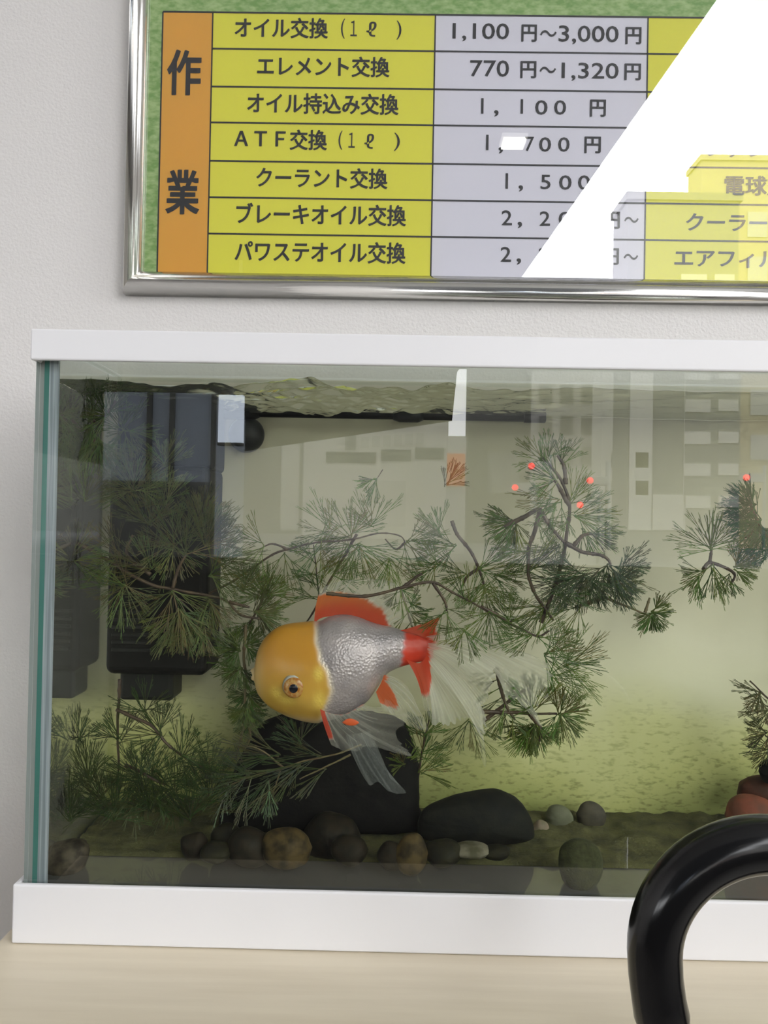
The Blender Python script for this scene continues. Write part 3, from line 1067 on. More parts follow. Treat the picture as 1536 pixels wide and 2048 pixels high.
def fan(px, py, y, a0, a1, n, ln, sp=55, rng=random.Random(3)):
    return [(px + rng.uniform(-4, 4), py + rng.uniform(-4, 4), y + rng.uniform(-0.006, 0.006), a0 + (a1 - a0) * (i / max(1, n - 1)) + rng.uniform(-9, 9), ln * rng.uniform(0.8, 1.12), sp) for i in range(n)]


# arching branch above the goldfish
plant('long arching fanwort branch rising from the filter to above the goldfish dorsal fin',
      [[(418, 1186, .075), (470, 1160, .075), (530, 1118, .07), (575, 1098, .07), (640, 1085, .068), (705, 1078, .066), (760, 1066, .066), (800, 1072, .066), (812, 1090, .066)],
       [(575, 1098, .07), (545, 1088, .07), (530, 1092, .07)], [(810, 1085, .066), (790, 1100, .066), (770, 1078, .066)]],
      fan(530, 1090, .07, 130, 260, 4, 75) + fan(700, 1072, .066, 20, 200, 9, 80) + fan(745, 1050, .066, 60, 150, 4, 70) + fan(715, 1090, .066, 180, 350, 10, 88) + fan(810, 1085, .066, -80, 55, 6, 75)
      + fan(778, 1115, .064, 230, 330, 6, 75) + fan(660, 1060, .07, 100, 210, 4, 75) + fan(570, 1105, .07, 230, 320, 3, 90) + fan(640, 1085, .07, 240, 300, 3, 95), seed=11)
plant('dark straight fanwort stem crossing behind the goldfish head, from the arching branch',
      [[(714, 1068, .07), (690, 1110, .072), (655, 1170, .074), (612, 1246, .078)]],
      fan(700, 1090, .07, 230, 330, 3, 75) + fan(640, 1195, .074, 90, 170, 2, 80) + fan(664, 1150, .074, -20, 60, 3, 85), seed=12, stem_r=4)
plant('dark fanwort stem lying across the front of the goldfish dorsal fin',
      [[(652, 1187, .024), (700, 1192, .024), (750, 1190, .026), (810, 1174, .028), (862, 1163, .03), (905, 1185, .034), (960, 1214, .036), (1012, 1242, .04), (1030, 1238, .04)],
       [(805, 1176, .028), (835, 1152, .03), (845, 1148, .03)], [(866, 1165, .03), (890, 1205, .032), (894, 1222, .032)], [(962, 1212, .036), (1020, 1245, .04), (1070, 1272, .04), (1100, 1262, .04)]],
      fan(892, 1220, .032, 200, 340, 5, 60) + fan(935, 1205, .036, 10, 120, 5, 70) + fan(980, 1225, .036, 200, 330, 6, 65) + fan(1020, 1245, .04, 20, 120, 5, 70) + fan(1075, 1272, .04, -40, 60, 5, 80) + fan(800, 1178, .028, 250, 310, 3, 55) + fan(925, 1260, .038, 180, 320, 5, 60)
      + fan(1062, 1270, .04, 150, 230, 5, 70) + fan(1090, 1310, .045, -60, 60, 7, 70), seed=13, stem_r=4.4)
plant('fanwort sprig with a bare cut stem tip standing up over the goldfish tail',
      [[(904, 1042, .055), (915, 1070, .055), (940, 1102, .056), (955, 1132, .057), (966, 1160, .058), (968, 1180, .058)], [(962, 1134, .057), (935, 1152, .056), (926, 1172, .056)]],
      fan(912, 1090, .055, 130, 240, 7, 75) + fan(880, 1070, .055, 80, 170, 4, 60) + fan(960, 1140, .057, -30, 60, 7, 85) + fan(930, 1150, .056, 150, 250, 5, 75) + fan(966, 1170, .058, 210, 340, 9, 70) + fan(875, 1130, .06, 110, 260, 7, 60) + fan(990, 1150, .06, -40, 30, 4, 80), seed=14, stem_r=5)
plant('tall dark fanwort stem with feathery crown leaves, right of the goldfish tail',
      [[(1080, 1245, .05), (1098, 1200, .05), (1117, 1150, .05), (1130, 1085, .05), (1140, 1010, .05), (1122, 962, .05), (1098, 928, .05), (1085, 915, .05)],
       [(1140, 1010, .05), (1118, 975, .05), (1104, 950, .05)], [(1130, 968, .05), (1126, 930, .05), (1115, 910, .05)]],
      fan(1085, 918, .05, 100, 185, 4, 58) + fan(1100, 915, .05, 20, 100, 4, 50) + fan(1122, 925, .05, 30, 100, 3, 55) + fan(1112, 960, .05, 110, 240, 8, 70) + fan(1120, 1000, .05, 170, 260, 7, 85) + fan(1140, 1005, .05, 20, 70, 4, 70)
      + fan(1150, 1030, .048, -40, 35, 9, 85) + fan(1130, 1045, .05, 190, 250, 3, 65) + fan(1165, 1060, .05, -100, -20, 4, 70) + fan(1105, 1190, .05, -20, 60, 6, 80), seed=15, stem_r=6)
plant('curved dark fanwort loop with a bushy leaf at its left end, beside the tall stem',
      [[(1010, 1055, .045), (1045, 1035, .045), (1078, 1020, .045), (1072, 1050, .045), (1058, 1095, .045), (1055, 1140, .045), (1063, 1170, .045), (1082, 1208, .046), (1105, 1240, .047)],
       [(1078, 1018, .045), (1100, 1048, .045), (1128, 1085, .045)]],
      fan(1030, 1045, .045, 150, 290, 12, 58, 70) + fan(1060, 1100, .045, 170, 250, 5, 75) + fan(1072, 1040, .045, -60, 40, 3, 60) + fan(1058, 1140, .046, -20, 70, 6, 80) + fan(1085, 1215, .046, 170, 260, 6, 90), seed=16, stem_r=6.5)
plant('bushy grey-green fanwort branch bending right below the traffic light reflections',
      [[(1130, 1085, .04), (1165, 1103, .04), (1200, 1112, .04), (1216, 1122, .04), (1220, 1135, .04)], [(1145, 1092, .04), (1165, 1072, .04), (1190, 1068, .04)]],
      fan(1120, 1090, .04, 190, 260, 5, 75) + fan(1180, 1068, .04, -40, 20, 4, 60) + fan(1215, 1130, .04, 200, 340, 10, 80, 70) + fan(1225, 1165, .04, -60, 60, 9, 60, 70) + fan(1170, 1150, .042, 160, 340, 14, 75, 70) + fan(1250, 1130, .042, -10, 60, 4, 55) + fan(1130, 1160, .042, 140, 300, 9, 75), seed=17, stem_r=5.5,
      cols_=[(0.10, 0.14, 0.07), (0.12, 0.15, 0.075), (0.085, 0.12, 0.065)])
plant('pale brown fanwort twig ending in a small round green leaf tuft, right of centre',
      [[(1150, 1215, .06), (1205, 1196, .06), (1250, 1212, .06), (1300, 1232, .06)], [(1205, 1196, .06), (1170, 1212, .06)], [(1290, 1225, .06), (1300, 1195, .06)]],
      fan(1305, 1225, .06, -150, 60, 14, 42, 75) + fan(1160, 1212, .06, 150, 260, 5, 75) + fan(1230, 1200, .06, 60, 150, 4, 60), seed=18, stem_r=4.5, mat=stem_green)
plant('forked fanwort sprig with a drooping dense leaf tip, below the goldfish tail',
      [[(967, 1440, .062), (1000, 1415, .062), (1050, 1378, .062)], [(962, 1423, .06), (1010, 1424, .06), (1060, 1428, .06), (1115, 1428, .06)], [(996, 1336, .06), (1000, 1372, .06), (1012, 1410, .06), (1030, 1440, .06)], [(1060, 1428, .06), (1080, 1460, .06), (1074, 1496, .06)]],
      fan(1070, 1450, .06, 200, 340, 16, 62, 70) + fan(1065, 1420, .06, 30, 160, 9, 72) + fan(1120, 1428, .06, -130, 110, 16, 58, 70) + fan(1010, 1425, .06, 220, 320, 4, 65) + fan(1075, 1480, .06, 100, 240, 8, 40, 70) + fan(1100, 1350, .07, -50, 60, 6, 70) + fan(940, 1440, .066, 220, 320, 5, 80) + fan(1130, 1330, .075, -60, 80, 8, 85),
      [(2, 0.0, 1.0, 7, 55, 45)], seed=19, stem_r=5.5)
plant('small floating fanwort sprig alone at the right, with star-like drooping leaves',
      [[(1405, 1140, .055), (1420, 1125, .055), (1450, 1135, .055), (1470, 1150, .055), (1458, 1172, .055)], [(1420, 1128, .055), (1422, 1100, .055)]],
      fan(1422, 1098, .055, 10, 175, 11, 72) + fan(1425, 1130, .055, 220, 300, 7, 78) + fan(1470, 1135, .055, -40, 80, 9, 50, 70) + fan(1405, 1140, .055, 160, 200, 2, 55) + fan(1400, 1150, .055, 200, 270, 4, 55) + fan(1462, 1150, .055, 210, 300, 3, 45), seed=20, stem_r=5)
plant('dense dark green fanwort clump cut by the right edge, beside the floating sprig',
      [[(1560, 1110, .05), (1520, 1050, .05), (1500, 1010, .05)], [(1560, 1070, .05), (1530, 1060, .05), (1490, 1075, .05)]],
      fan(1510, 1010, .05, 90, 260, 14, 60, 75) + fan(1520, 1040, .05, 130, 280, 14, 68, 75) + fan(1540, 1060, .05, 150, 260, 10, 75) + fan(1545, 1100, .05, 130, 230, 7, 60), seed=21, stem_r=6, cols_=[(0.02, 0.10, 0.03), (0.03, 0.12, 0.035), (0.018, 0.08, 0.025)])
plant('thin brownish fanwort tuft at the right edge above the red stone',
      [[(1570, 1420, .09), (1540, 1400, .09), (1500, 1362, .09)], [(1570, 1500, .09), (1530, 1470, .09)]],
      fan(1520, 1385, .09, 150, 300, 8, 45) + fan(1540, 1415, .09, 150, 260, 8, 50) + fan(1535, 1465, .09, 130, 260, 9, 50) + fan(1545, 1500, .09, 150, 250, 6, 48), seed=22, stem_r=3.5, cols_=[(0.12, 0.12, 0.045), (0.10, 0.11, 0.04), (0.15, 0.13, 0.05)])
# the mass in front of the filter
plant('thick olive fanwort bunch hanging over the black filter at the left',
      [[(150, 1085, .05), (215, 1120, .05), (290, 1165, .05), (345, 1178, .052), (410, 1190, .055), (450, 1202, .056), (480, 1228, .056), (520, 1236, .056)], [(345, 1178, .05), (360, 1130, .05), (372, 1110, .05)], [(300, 1150, .05), (255, 1110, .05), (265, 1070, .05)], [(458, 1205, .056), (500, 1215, .056)]],
      fan(372, 1110, .05, 20, 160, 8, 90) + fan(345, 1180, .048, 200, 340, 10, 95) + fan(360, 1220, .048, 220, 320, 14, 82, 65) + fan(410, 1250, .05, 220, 320, 8, 65) + fan(300, 1140, .05, 60, 200, 8, 85) + fan(410, 1090, .055, 10, 110, 12, 85, 65) + fan(430, 1120, .055, -50, 60, 9, 85) + fan(240, 1110, .05, 100, 260, 9, 75) + fan(300, 1050, .055, 30, 160, 12, 85) + fan(400, 1050, .058, 10, 120, 12, 70, 65) + fan(510, 1225, .056, -40, 70, 7, 55) + fan(485, 1180, .058, 0, 90, 6, 70) + fan(330, 1010, .055, 40, 170, 8, 80) + fan(270, 980, .06, 0, 200, 14, 85, 65) + fan(350, 1090, .056, 30, 330, 14, 80, 60) + fan(250, 1170, .05, 100, 330, 14, 85, 60) + fan(420, 1150, .056, -60, 80, 10, 85, 60) + fan(170, 1000, .06, 20, 170, 10, 80) + fan(330, 930, .065, 20, 160, 10, 70) + fan(420, 1200, .056, 230, 330, 9, 80, 60) + fan(140, 1120, .05, -40, 220, 14, 80),
      seed=23, stem_r=5, cols_=[(0.135, 0.145, 0.05), (0.10, 0.115, 0.04), (0.16, 0.165, 0.06), (0.12, 0.14, 0.045), (0.075, 0.09, 0.03)])
plant('green fanwort tip beside the arching branch, left of the goldfish head',
      [[(498, 1250, .075), (530, 1190, .075), (545, 1150, .075)]],
      fan(530, 1195, .075, 10, 180, 12, 62, 70) + fan(510, 1225, .075, -60, 60, 8, 60, 70) + fan(505, 1240, .075, 190, 260, 4, 60), seed=24)
plant('vertical bushy fanwort stalk hanging in front of the goldfish mouth',
      [[(492, 1250, .07), (488, 1300, .07), (492, 1350, .07), (490, 1400, .07), (490, 1440, .07), (482, 1475, .07), (470, 1520, .07)], [(490, 1435, .07), (500, 1470, .07), (488, 1500, .07)]],
      fan(478, 1300, .07, 100, 260, 14, 48, 75) + fan(490, 1290, .07, -60, 80, 9, 45, 75) + fan(482, 1335, .07, 170, 330, 12, 45, 75) + fan(495, 1390, .07, 160, 380, 14, 40, 75) + fan(492, 1415, .07, 200, 340, 16, 42, 80) + fan(450, 1320, .07, 160, 200, 2, 40) + fan(498, 1450, .07, -150, -20, 8, 30, 80), seed=25, stem_r=4, mat=stem_green, cols_=[(0.10, 0.155, 0.035), (0.13, 0.19, 0.045), (0.085, 0.13, 0.035)])
plant('pale wispy fanwort branch spread over the black rock under the goldfish',
      [[(722, 1488, .05), (680, 1505, .05), (620, 1520, .05), (570, 1535, .05), (510, 1550, .05), (460, 1570, .05)], [(700, 1510, .048), (650, 1535, .048), (600, 1560, .048)], [(570, 1535, .05), (520, 1500, .05), (480, 1490, .05)], [(560, 1540, .05), (545, 1590, .05)]],
      fan(560, 1510, .05, 140, 210, 7, 100, 40) + fan(600, 1530, .05, 180, 250, 7, 110, 40) + fan(500, 1550, .05, 130, 250, 9, 85, 45) + fan(540, 1560, .05, 220, 280, 7, 80, 40) + fan(640, 1510, .05, 150, 200, 4, 90, 40) + fan(460, 1570, .05, 150, 270, 7, 80, 45) + fan(650, 1540, .048, 190, 240, 3, 70, 30) + fan(600, 1490, .055, 60, 150, 5, 60, 50), seed=26, stem_r=2.6, mat=stem_green, cols_=[(0.125, 0.15, 0.075), (0.10, 0.125, 0.06), (0.14, 0.155, 0.085)])
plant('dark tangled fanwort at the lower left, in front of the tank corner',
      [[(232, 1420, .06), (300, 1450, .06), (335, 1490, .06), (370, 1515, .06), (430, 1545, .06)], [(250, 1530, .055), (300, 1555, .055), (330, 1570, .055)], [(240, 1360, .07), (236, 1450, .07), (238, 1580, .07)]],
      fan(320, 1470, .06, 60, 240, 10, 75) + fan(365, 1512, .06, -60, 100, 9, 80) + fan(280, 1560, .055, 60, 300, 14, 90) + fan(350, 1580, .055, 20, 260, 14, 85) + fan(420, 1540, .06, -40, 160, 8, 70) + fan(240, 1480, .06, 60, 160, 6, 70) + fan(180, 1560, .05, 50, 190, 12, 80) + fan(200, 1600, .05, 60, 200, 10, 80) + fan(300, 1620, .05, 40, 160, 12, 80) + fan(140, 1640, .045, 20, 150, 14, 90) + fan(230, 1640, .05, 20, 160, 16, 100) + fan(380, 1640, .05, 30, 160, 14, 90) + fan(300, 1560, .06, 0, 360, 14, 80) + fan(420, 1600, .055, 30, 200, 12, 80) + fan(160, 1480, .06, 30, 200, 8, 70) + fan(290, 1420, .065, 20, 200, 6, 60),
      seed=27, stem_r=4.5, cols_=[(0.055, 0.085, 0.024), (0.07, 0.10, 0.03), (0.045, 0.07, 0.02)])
plant('dark olive fanwort clump under the water surface at the upper left corner',
      [[(230, 800, .06), (200, 850, .06), (185, 900, .06)], [(190, 840, .06), (160, 860, .06)]],
      fan(185, 850, .06, 100, 280, 14, 70, 70) + fan(200, 880, .06, 200, 330, 12, 70, 70) + fan(215, 830, .06, 60, 220, 10, 70, 70) + fan(250, 860, .07, 0, 360, 10, 60, 70), seed=28, stem_r=4, cols_=[(0.065, 0.095, 0.022), (0.08, 0.11, 0.028), (0.055, 0.075, 0.02)])
plant('tiny drifting fanwort scrap in mid water, left of the other scrap', [[(765, 940, .06), (755, 955, .06), (748, 965, .06)]], fan(752, 958, .06, 190, 260, 5, 42, 40), seed=29, stem_r=1.2)
plant('tiny drifting fanwort scrap in mid water before the orange sign reflection', [[(905, 930, .06), (900, 945, .06)]], fan(893, 970, .06, 10, 90, 6, 52, 40), seed=30, stem_r=1.2, cols_=[(0.16, 0.14, 0.05), (0.13, 0.14, 0.05)])
plant('short green fanwort shoot behind the black rock, under the goldfish tail',
      [[(835, 1560, .09), (842, 1510, .09), (850, 1470, .09), (858, 1440, .09)]],
      fan(850, 1470, .09, 10, 170, 9, 55) + fan(842, 1510, .09, -20, 200, 9, 55) + fan(840, 1545, .088, -10, 60, 5, 75, 35) + fan(810, 1530, .08, 40, 200, 9, 45, 70), seed=31, stem_r=3)
plant('wispy upright fanwort twig behind the dorsal fin of the goldfish',
      [[(800, 1176, .085), (812, 1215, .085), (826, 1258, .085), (832, 1280, .085)]], fan(816, 1220, .085, -60, 60, 5, 45, 40), [(0, 0.0, 1.0, 6, 45, 40)], seed=32, stem_r=3, mat=stem_green)
plant('faint fanwort twig left of the goldfish, between the arching branch and the dark stem',
      [[(640, 1225, .095), (636, 1170, .095), (630, 1120, .095), (626, 1090, .095)]], (), [(0, 0.1, 1.0, 6, 62, 45)], seed=33, stem_r=2.2)

# ------------------------------------------------------------------ filter
fblack = pbr('filter_plastic', (0.006, 0.006, 0.005), 0.5, spec=0.2)
fdark = pbr('filter_grey_plastic', (0.016, 0.017, 0.015), 0.4, spec=0.3)
FYF = 0.082
fl = empty('aquarium_filter', P(315, 1100, 0.1), 'black submersible box filter in the left back corner behind the olive fanwort', 'filter')


def pbox(name, x0, y0, x1, y1, ya, yb, mat, parent, bevel=0.002, seg=3):
    a, b_ = P(x0, (y0 + y1) / 2, ya), P(x1, (y0 + y1) / 2, ya)
    c, d = P((x0 + x1) / 2, y1, ya), P((x0 + x1) / 2, y0, ya)
    return box(name, (a.x, ya, c.z), (b_.x, yb, d.z), mat, parent, bevel, seg)


pbox('filter_body', 212, 930, 416, 1352, FYF, 0.128, fblack, fl, 0.006, 4)
pbox('motor_head', 232, 782, 428, 940, FYF + 0.006, 0.128, fblack, fl, 0.004, 3)
pbox('strainer', 238, 1340, 345, 1402, FYF + 0.012, 0.122, fdark, fl, 0.003)
for i in range(6):
    pbox('vent_slat', 222, 1222 + i * 15, 300, 1229 + i * 15, FYF - 0.0012, FYF + 0.001, fdark, fl, 0.0004, 1)
a, b_ = P(430, 836, .122), P(1090, 824, .122)
zsp = P(760, 831, .120).z
a.z = b_.z = zsp
sp = tube('spray_bar', [a, b_], 0.0026, fblack, fl, 14)
tube('end_cap', [b_ + Vector((-0.016, 0, 0)), b_ + Vector((-0.0158, 0, 0)), b_ + Vector((0.0, 0, 0)), b_ + Vector((0.0006, 0, 0))], [0.0028, 0.0034, 0.0034, 0.0024], fdark, sp, 14)
cc = P(815, 832, .122); cc.z = zsp
tube('joint_sleeve', [cc + Vector((-0.011, 0, 0)), cc + Vector((-0.006, 0, 0)), cc + Vector((0.008, 0, 0)), cc + Vector((0.012, 0, 0))], [0.0030, 0.0046, 0.0046, 0.0030], fdark, sp, 14)
a2 = P(430, 836, .122); a2.z = zsp
tube('elbow', [a2 + Vector((-0.006, 0, 0)), a2 + Vector((0.0, 0, 0)), a2 + Vector((0.03, 0, 0)), a2 + Vector((0.034, 0, 0))], [0.0036, 0.0046, 0.0046, 0.003], fblack, sp, 14)
sc_ = P(487, 866, .118)
ring_prof('suction_cup', [(0.0005, 0), (0.006, 0.0008), (0.010, 0.0035), (0.0132, 0.009), (0.0138, 0.0125), (0.0138, 0.0138)], sc_ + Vector((0, -0.0005, 0)), 'y', fdark, fl)

# ------------------------------------------------------------------ stones
def stone_m(name, c1, c2, r=0.6):
    return pbr(name, c1, r, spec=0.15, var=(c2, 120, 0.4, 0.62, (1, 1, 1)), bump=(260, 0.3, 0.001, 4))


rockblack = stone_m('black_lava_stone', (0.004, 0.004, 0.004), (0.008, 0.008, 0.007), 0.9)
slate = stone_m('black_river_stone', (0.007, 0.008, 0.007), (0.013, 0.014, 0.010), 0.7)


def rock(name, label, poly, y, half, mat, rough=0.0006, cat='stone', group=None, freq=90, flat=1.0, seed=0.0):
    o = outline_blob(name, poly, y, half, mat, None, rough, freq=freq, flat=flat, seed=seed)
    return tag(o, label, cat, group)


rock('black_rock', 'large black rough rock on the tank floor behind the goldfish', [(440, 1656), (446, 1600), (478, 1520), (520, 1450), (600, 1428), (700, 1424), (790, 1436), (822, 1470), (836, 1540), (838, 1610), (834, 1656), (640, 1660)], 0.094, 0.024, rockblack, 0.0012, flat=1.6)
rock('river_stone', 'smooth flat black river stone on the tank floor, right of the rough black rock', [(835, 1645), (850, 1618), (905, 1594), (960, 1583), (1000, 1582), (1035, 1598), (1058, 1628), (1068, 1660), (1060, 1676), (1000, 1684), (900, 1684), (840, 1672)], 0.072, 0.020, slate, 0.0004)
rock('pebble', 'round pale grey-green pebble at the back, left of a dark round pebble', [(1090, 1632), (1100, 1614), (1118, 1610), (1137, 1618), (1146, 1636), (1140, 1655), (1118, 1664), (1098, 1655)], 0.112, 0.007, stone_m('grey_green_pebble', (0.15, 0.155, 0.10), (0.12, 0.125, 0.08)), 0.0003)
rock('pebble', 'round dark brown pebble at the back, right of the grey-green pebble', [(1152, 1628), (1164, 1608), (1182, 1603), (1202, 1612), (1212, 1632), (1204, 1652), (1180, 1660), (1160, 1650)], 0.112, 0.007, stone_m('dark_brown_pebble', (0.055, 0.05, 0.04), (0.09, 0.08, 0.055)), 0.0003)
rock('pebble', 'small pinkish pebble lying between the black river stone and the grey-green pebble', [(1062, 1655), (1076, 1640), (1094, 1646), (1098, 1664), (1082, 1674), (1066, 1670)], 0.10, 0.005, stone_m('pink_pebble', (0.25, 0.19, 0.14), (0.17, 0.16, 0.10)), 0.0003)
rock('mottled_rock', 'big mottled grey-brown rock in the front left corner of the tank', [(92, 1740), (94, 1700), (110, 1684), (150, 1680), (172, 1694), (174, 1720), (160, 1745), (130, 1762), (100, 1764)], 0.028, 0.012, stone_m('mottled_stone', (0.085, 0.07, 0.048), (0.022, 0.018, 0.013)), 0.0012)
rock('moss_ball', 'dark olive egg-shaped moss ball resting against the front glass', [(1117, 1735), (1120, 1700), (1140, 1682), (1162, 1678), (1186, 1686), (1202, 1706), (1204, 1740), (1192, 1768), (1168, 1785), (1146, 1782), (1126, 1762)], 0.022, 0.011, pbr('moss', (0.028, 0.032, 0.008), 0.9, var=((0.045, 0.05, 0.014), 300, 0.4, 0.6, (1, 1, 1)), bump=(700, 0.6, 0.001, 3)), 0.0003, cat='moss ball')
redst = stone_m('red_stone', (0.20, 0.06, 0.035), (0.13, 0.05, 0.03))
rock('red_stone', 'round terracotta red stone just above the umbrella handle, at the right edge', [(1450, 1632), (1460, 1604), (1482, 1590), (1510, 1590), (1540, 1604), (1552, 1635), (1540, 1664), (1500, 1672), (1465, 1662)], 0.075, 0.011, redst, 0.0004)
rock('red_stone', 'darker red stone behind the round terracotta one, at the right edge', [(1476, 1590), (1482, 1566), (1510, 1554), (1560, 1552), (1580, 1580), (1570, 1620), (1520, 1630), (1486, 1616)], 0.105, 0.012, stone_m('dark_red_stone', (0.09, 0.028, 0.016), (0.05, 0.02, 0.012)), 0.0006)
rock('black_ball_stone', 'round black stone resting on the darker red stone at the right edge', [(1519, 1545), (1524, 1526), (1540, 1518), (1560, 1524), (1570, 1545), (1560, 1562), (1540, 1568), (1526, 1562)], 0.095, 0.008, rockblack, 0.0003)
brown = stone_m('brown_pebble', (0.022, 0.017, 0.010), (0.010, 0.009, 0.006))
tan = stone_m('tan_pebble', (0.085, 0.058, 0.022), (0.022, 0.017, 0.009))
olive = stone_m('olive_pebble', (0.022, 0.021, 0.010), (0.012, 0.011, 0.007))
PB = [(572, 1696, 50, 42, .030, tan, 'tan-yellow domed pebble on the tank floor, lightest of the front pebbles'), (500, 1694, 46, 40, .034, brown, 'brown pebble just left of the tan-yellow domed one'), (454, 1676, 32, 30, .05, olive, 'olive tan pebble at the foot of the pale wispy fanwort'),
      (662, 1672, 64, 46, .06, brown, 'wide dark brown pebble standing against the black rough rock'), (700, 1702, 40, 30, .034, brown, 'reddish brown low pebble in front of the wide dark brown one'), (822, 1708, 34, 40, .026, tan, 'tan pebble below the joint of the two black stones'),
      (782, 1712, 28, 30, .028, brown, 'small brown pebble left of the tan pebble under the black stones'), (432, 1704, 34, 22, .03, olive, 'flat olive pebble in the dark, left of the brown pebbles'), (390, 1692, 30, 28, .04, brown, 'dim brown pebble beneath the tangled fanwort'),
      (886, 1706, 40, 28, .034, olive, 'dark olive pebble under the left end of the smooth river stone'), (944, 1700, 40, 14, .036, stone_m('pale_flake', (0.20, 0.18, 0.13), (0.09, 0.085, 0.05)), 'thin pale flake of stone below the smooth black river stone'), (990, 1704, 30, 14, .036, olive, 'low olive pebble right of the thin pale flake')]
for i, (a, b_, rx, ry, y, mt, lab) in enumerate(PB):
    rr = random.Random(i)
    pol = []
    for k in range(10):
        w = 2 * math.pi * k / 10
        q = rr.uniform(0.88, 1.08)
        pol.append((a + rx * q * math.cos(w), b_ + ry * q * math.sin(w)))
    rock('pebble', lab, pol, y, rx * S(y) * 0.8, mt, 0.0005, group='pebbles on the tank floor', seed=i * 3.1)

# sediment bed
sedm = pbr('sediment', (0.045, 0.043, 0.016), 0.9, var=((0.12, 0.115, 0.04), 55, 0.35, 0.65, (1, 1, 1)), bump=(420, 0.7, 0.002, 5))
vs, fs = [], []
nx, ny = 200, 40
ya = 0.046
for j in range(ny + 1):
    for i in range(nx + 1):
        x_ = XI + 0.001 + (XR - GT - XI - 0.002) * i / nx
        y_ = ya + (TANK_BACK - 0.001 - ya) * j / ny
        h = 0.0018 + 0.004 * abs(noise.fractal(Vector((x_ * 40, y_ * 40, 0)), 0.8, 2, 4)) + 0.004 * sm(0.2, 1, j / ny) * 0.6
        if j == 0:
            h = 0.0004
        vs.append(Vector((x_, y_, ZF + h)))
for j in range(ny):
    for i in range(nx):
        k = j * (nx + 1) + i
        fs.append((k, k + 1, k + nx + 2, k + nx + 1))
tag(from_data('sediment', vs, fs, sedm, None, True), 'olive brown sediment covering the back of the tank floor', 'sediment', kind='stuff')

# ------------------------------------------------------------------ umbrella
gloss = pbr('black_lacquer', (0.004, 0.004, 0.0045), 0.16, spec=0.38)
steel = pbr('umbrella_steel', (0.5, 0.5, 0.5), 0.25, metal=1)
cloth = pbr('umbrella_cloth', (0.012, 0.012, 0.016), 0.8)
UY = -0.1614
um = empty('umbrella', P(1750, 2000, UY).xy.to_3d(), 'umbrella with glossy black hooked handle rising in front of the aquarium base', 'umbrella')
pts, rad = [], []
for px, py, r in ((1329, 2056, 38), (1328, 2052, 46), (1326, 2044, 51), (1323, 2030, 53.5), (1317, 1996, 52), (1311, 1950, 52), (1309, 1905, 52.5)):
    pts.append(P(px, py, UY)); rad.append(r * S(UY))
for k in range(1, 33):
    w = math.pi * (1 - k / 32)
    pts.append(P(1530 + 221 * math.cos(w), 1902 - 214 * math.sin(w), UY)); rad.append((52.5 + 4 * math.sin(w)) * S(UY))
pe = pts[-1]
for k in range(1, 8):
    pts.append(Vector((pe.x, UY, pe.z - 0.012 * k))); rad.append(52.5 * S(UY))
tube('handle', pts, rad, gloss, um, 40)
tube('shaft', [Vector((pe.x, UY, pe.z - 0.08)), Vector((pe.x, UY, 0.03))], 0.005, steel, um, 14)
vs, fs = [], []
zt, zb2 = pe.z - 0.13, 0.06
for j in range(25):
    v = j / 24
    rr_ = 0.012 + 0.022 * math.sin(min(1, v * 1.25) * math.pi * 0.62) * (1 - 0.55 * sm(0.5, 1, v))
    for k in range(64):
        w = 2 * math.pi * k / 64
        r_ = rr_ * (1 + 0.13 * math.cos(8 * w + v * 3))
        vs.append(Vector((pe.x + r_ * math.cos(w), UY + r_ * math.sin(w), zt + (zb2 - zt) * v)))
for j in range(24):
    for k in range(64):
        k2 = (k + 1) % 64
        fs.append((j * 64 + k, j * 64 + k2, (j + 1) * 64 + k2, (j + 1) * 64 + k))
from_data('folded_canopy', vs, fs, cloth, um, True)
tube('ferrule', [Vector((pe.x, UY, 0.065)), Vector((pe.x, UY, 0.02)), Vector((pe.x, UY, 0.0))], [0.007, 0.005, 0.003], steel, um, 14)

# ------------------------------------------------------------------ street outside the window (seen mirrored in the glass)
asph = pbr('asphalt', (0.09, 0.09, 0.095), 0.8)
tag(box('street', (-140, -160, -0.32), (140, SOUTH_Y - 0.1, -0.12), asph), kind='structure')
dkglass = pbr('far_window_glass', (0.04, 0.05, 0.06), 0.2)
conc = [pbr('render_white', (0.86, 0.84, 0.78), 0.8), pbr('render_grey', (0.20, 0.20, 0.19), 0.8), pbr('render_mid', (0.50, 0.49, 0.46), 0.8), pbr('render_dark', (0.12, 0.12, 0.11), 0.8), pbr('render_cream', (0.40, 0.34, 0.22), 0.8)]
G0 = -0.12


def building(label, px0, px1, pyt, Y, depth, mat, wins=(), name='building'):
    a, b_ = MIR(px0, 900, Y), MIR(px1, 900, Y)
    zt_ = MIR((px0 + px1) / 2, pyt, Y).z
    r = empty(name, ((a.x + b_.x) / 2, -Y, G0), label, 'building', 'buildings across the street')
    box('wall', (a.x, -Y - depth, G0), (b_.x, -Y, zt_), mat, r)
    box('roof_slab', (a.x - 0.1, -Y - depth - 0.1, zt_), (b_.x + 0.1, -Y + 0.15, zt_ + 0.3), mat, r)
    for w in wins:
        x0, y0, x1, y1 = w[:4]
        mt = w[4] if len(w) > 4 else dkglass
        c, d = MIR(x0, y1, Y), MIR(x1, y0, Y)
        box(w[5] if len(w) > 5 else 'window', (c.x, -Y, c.z), (d.x, -Y + 0.06, d.z), mt, r)
    return r


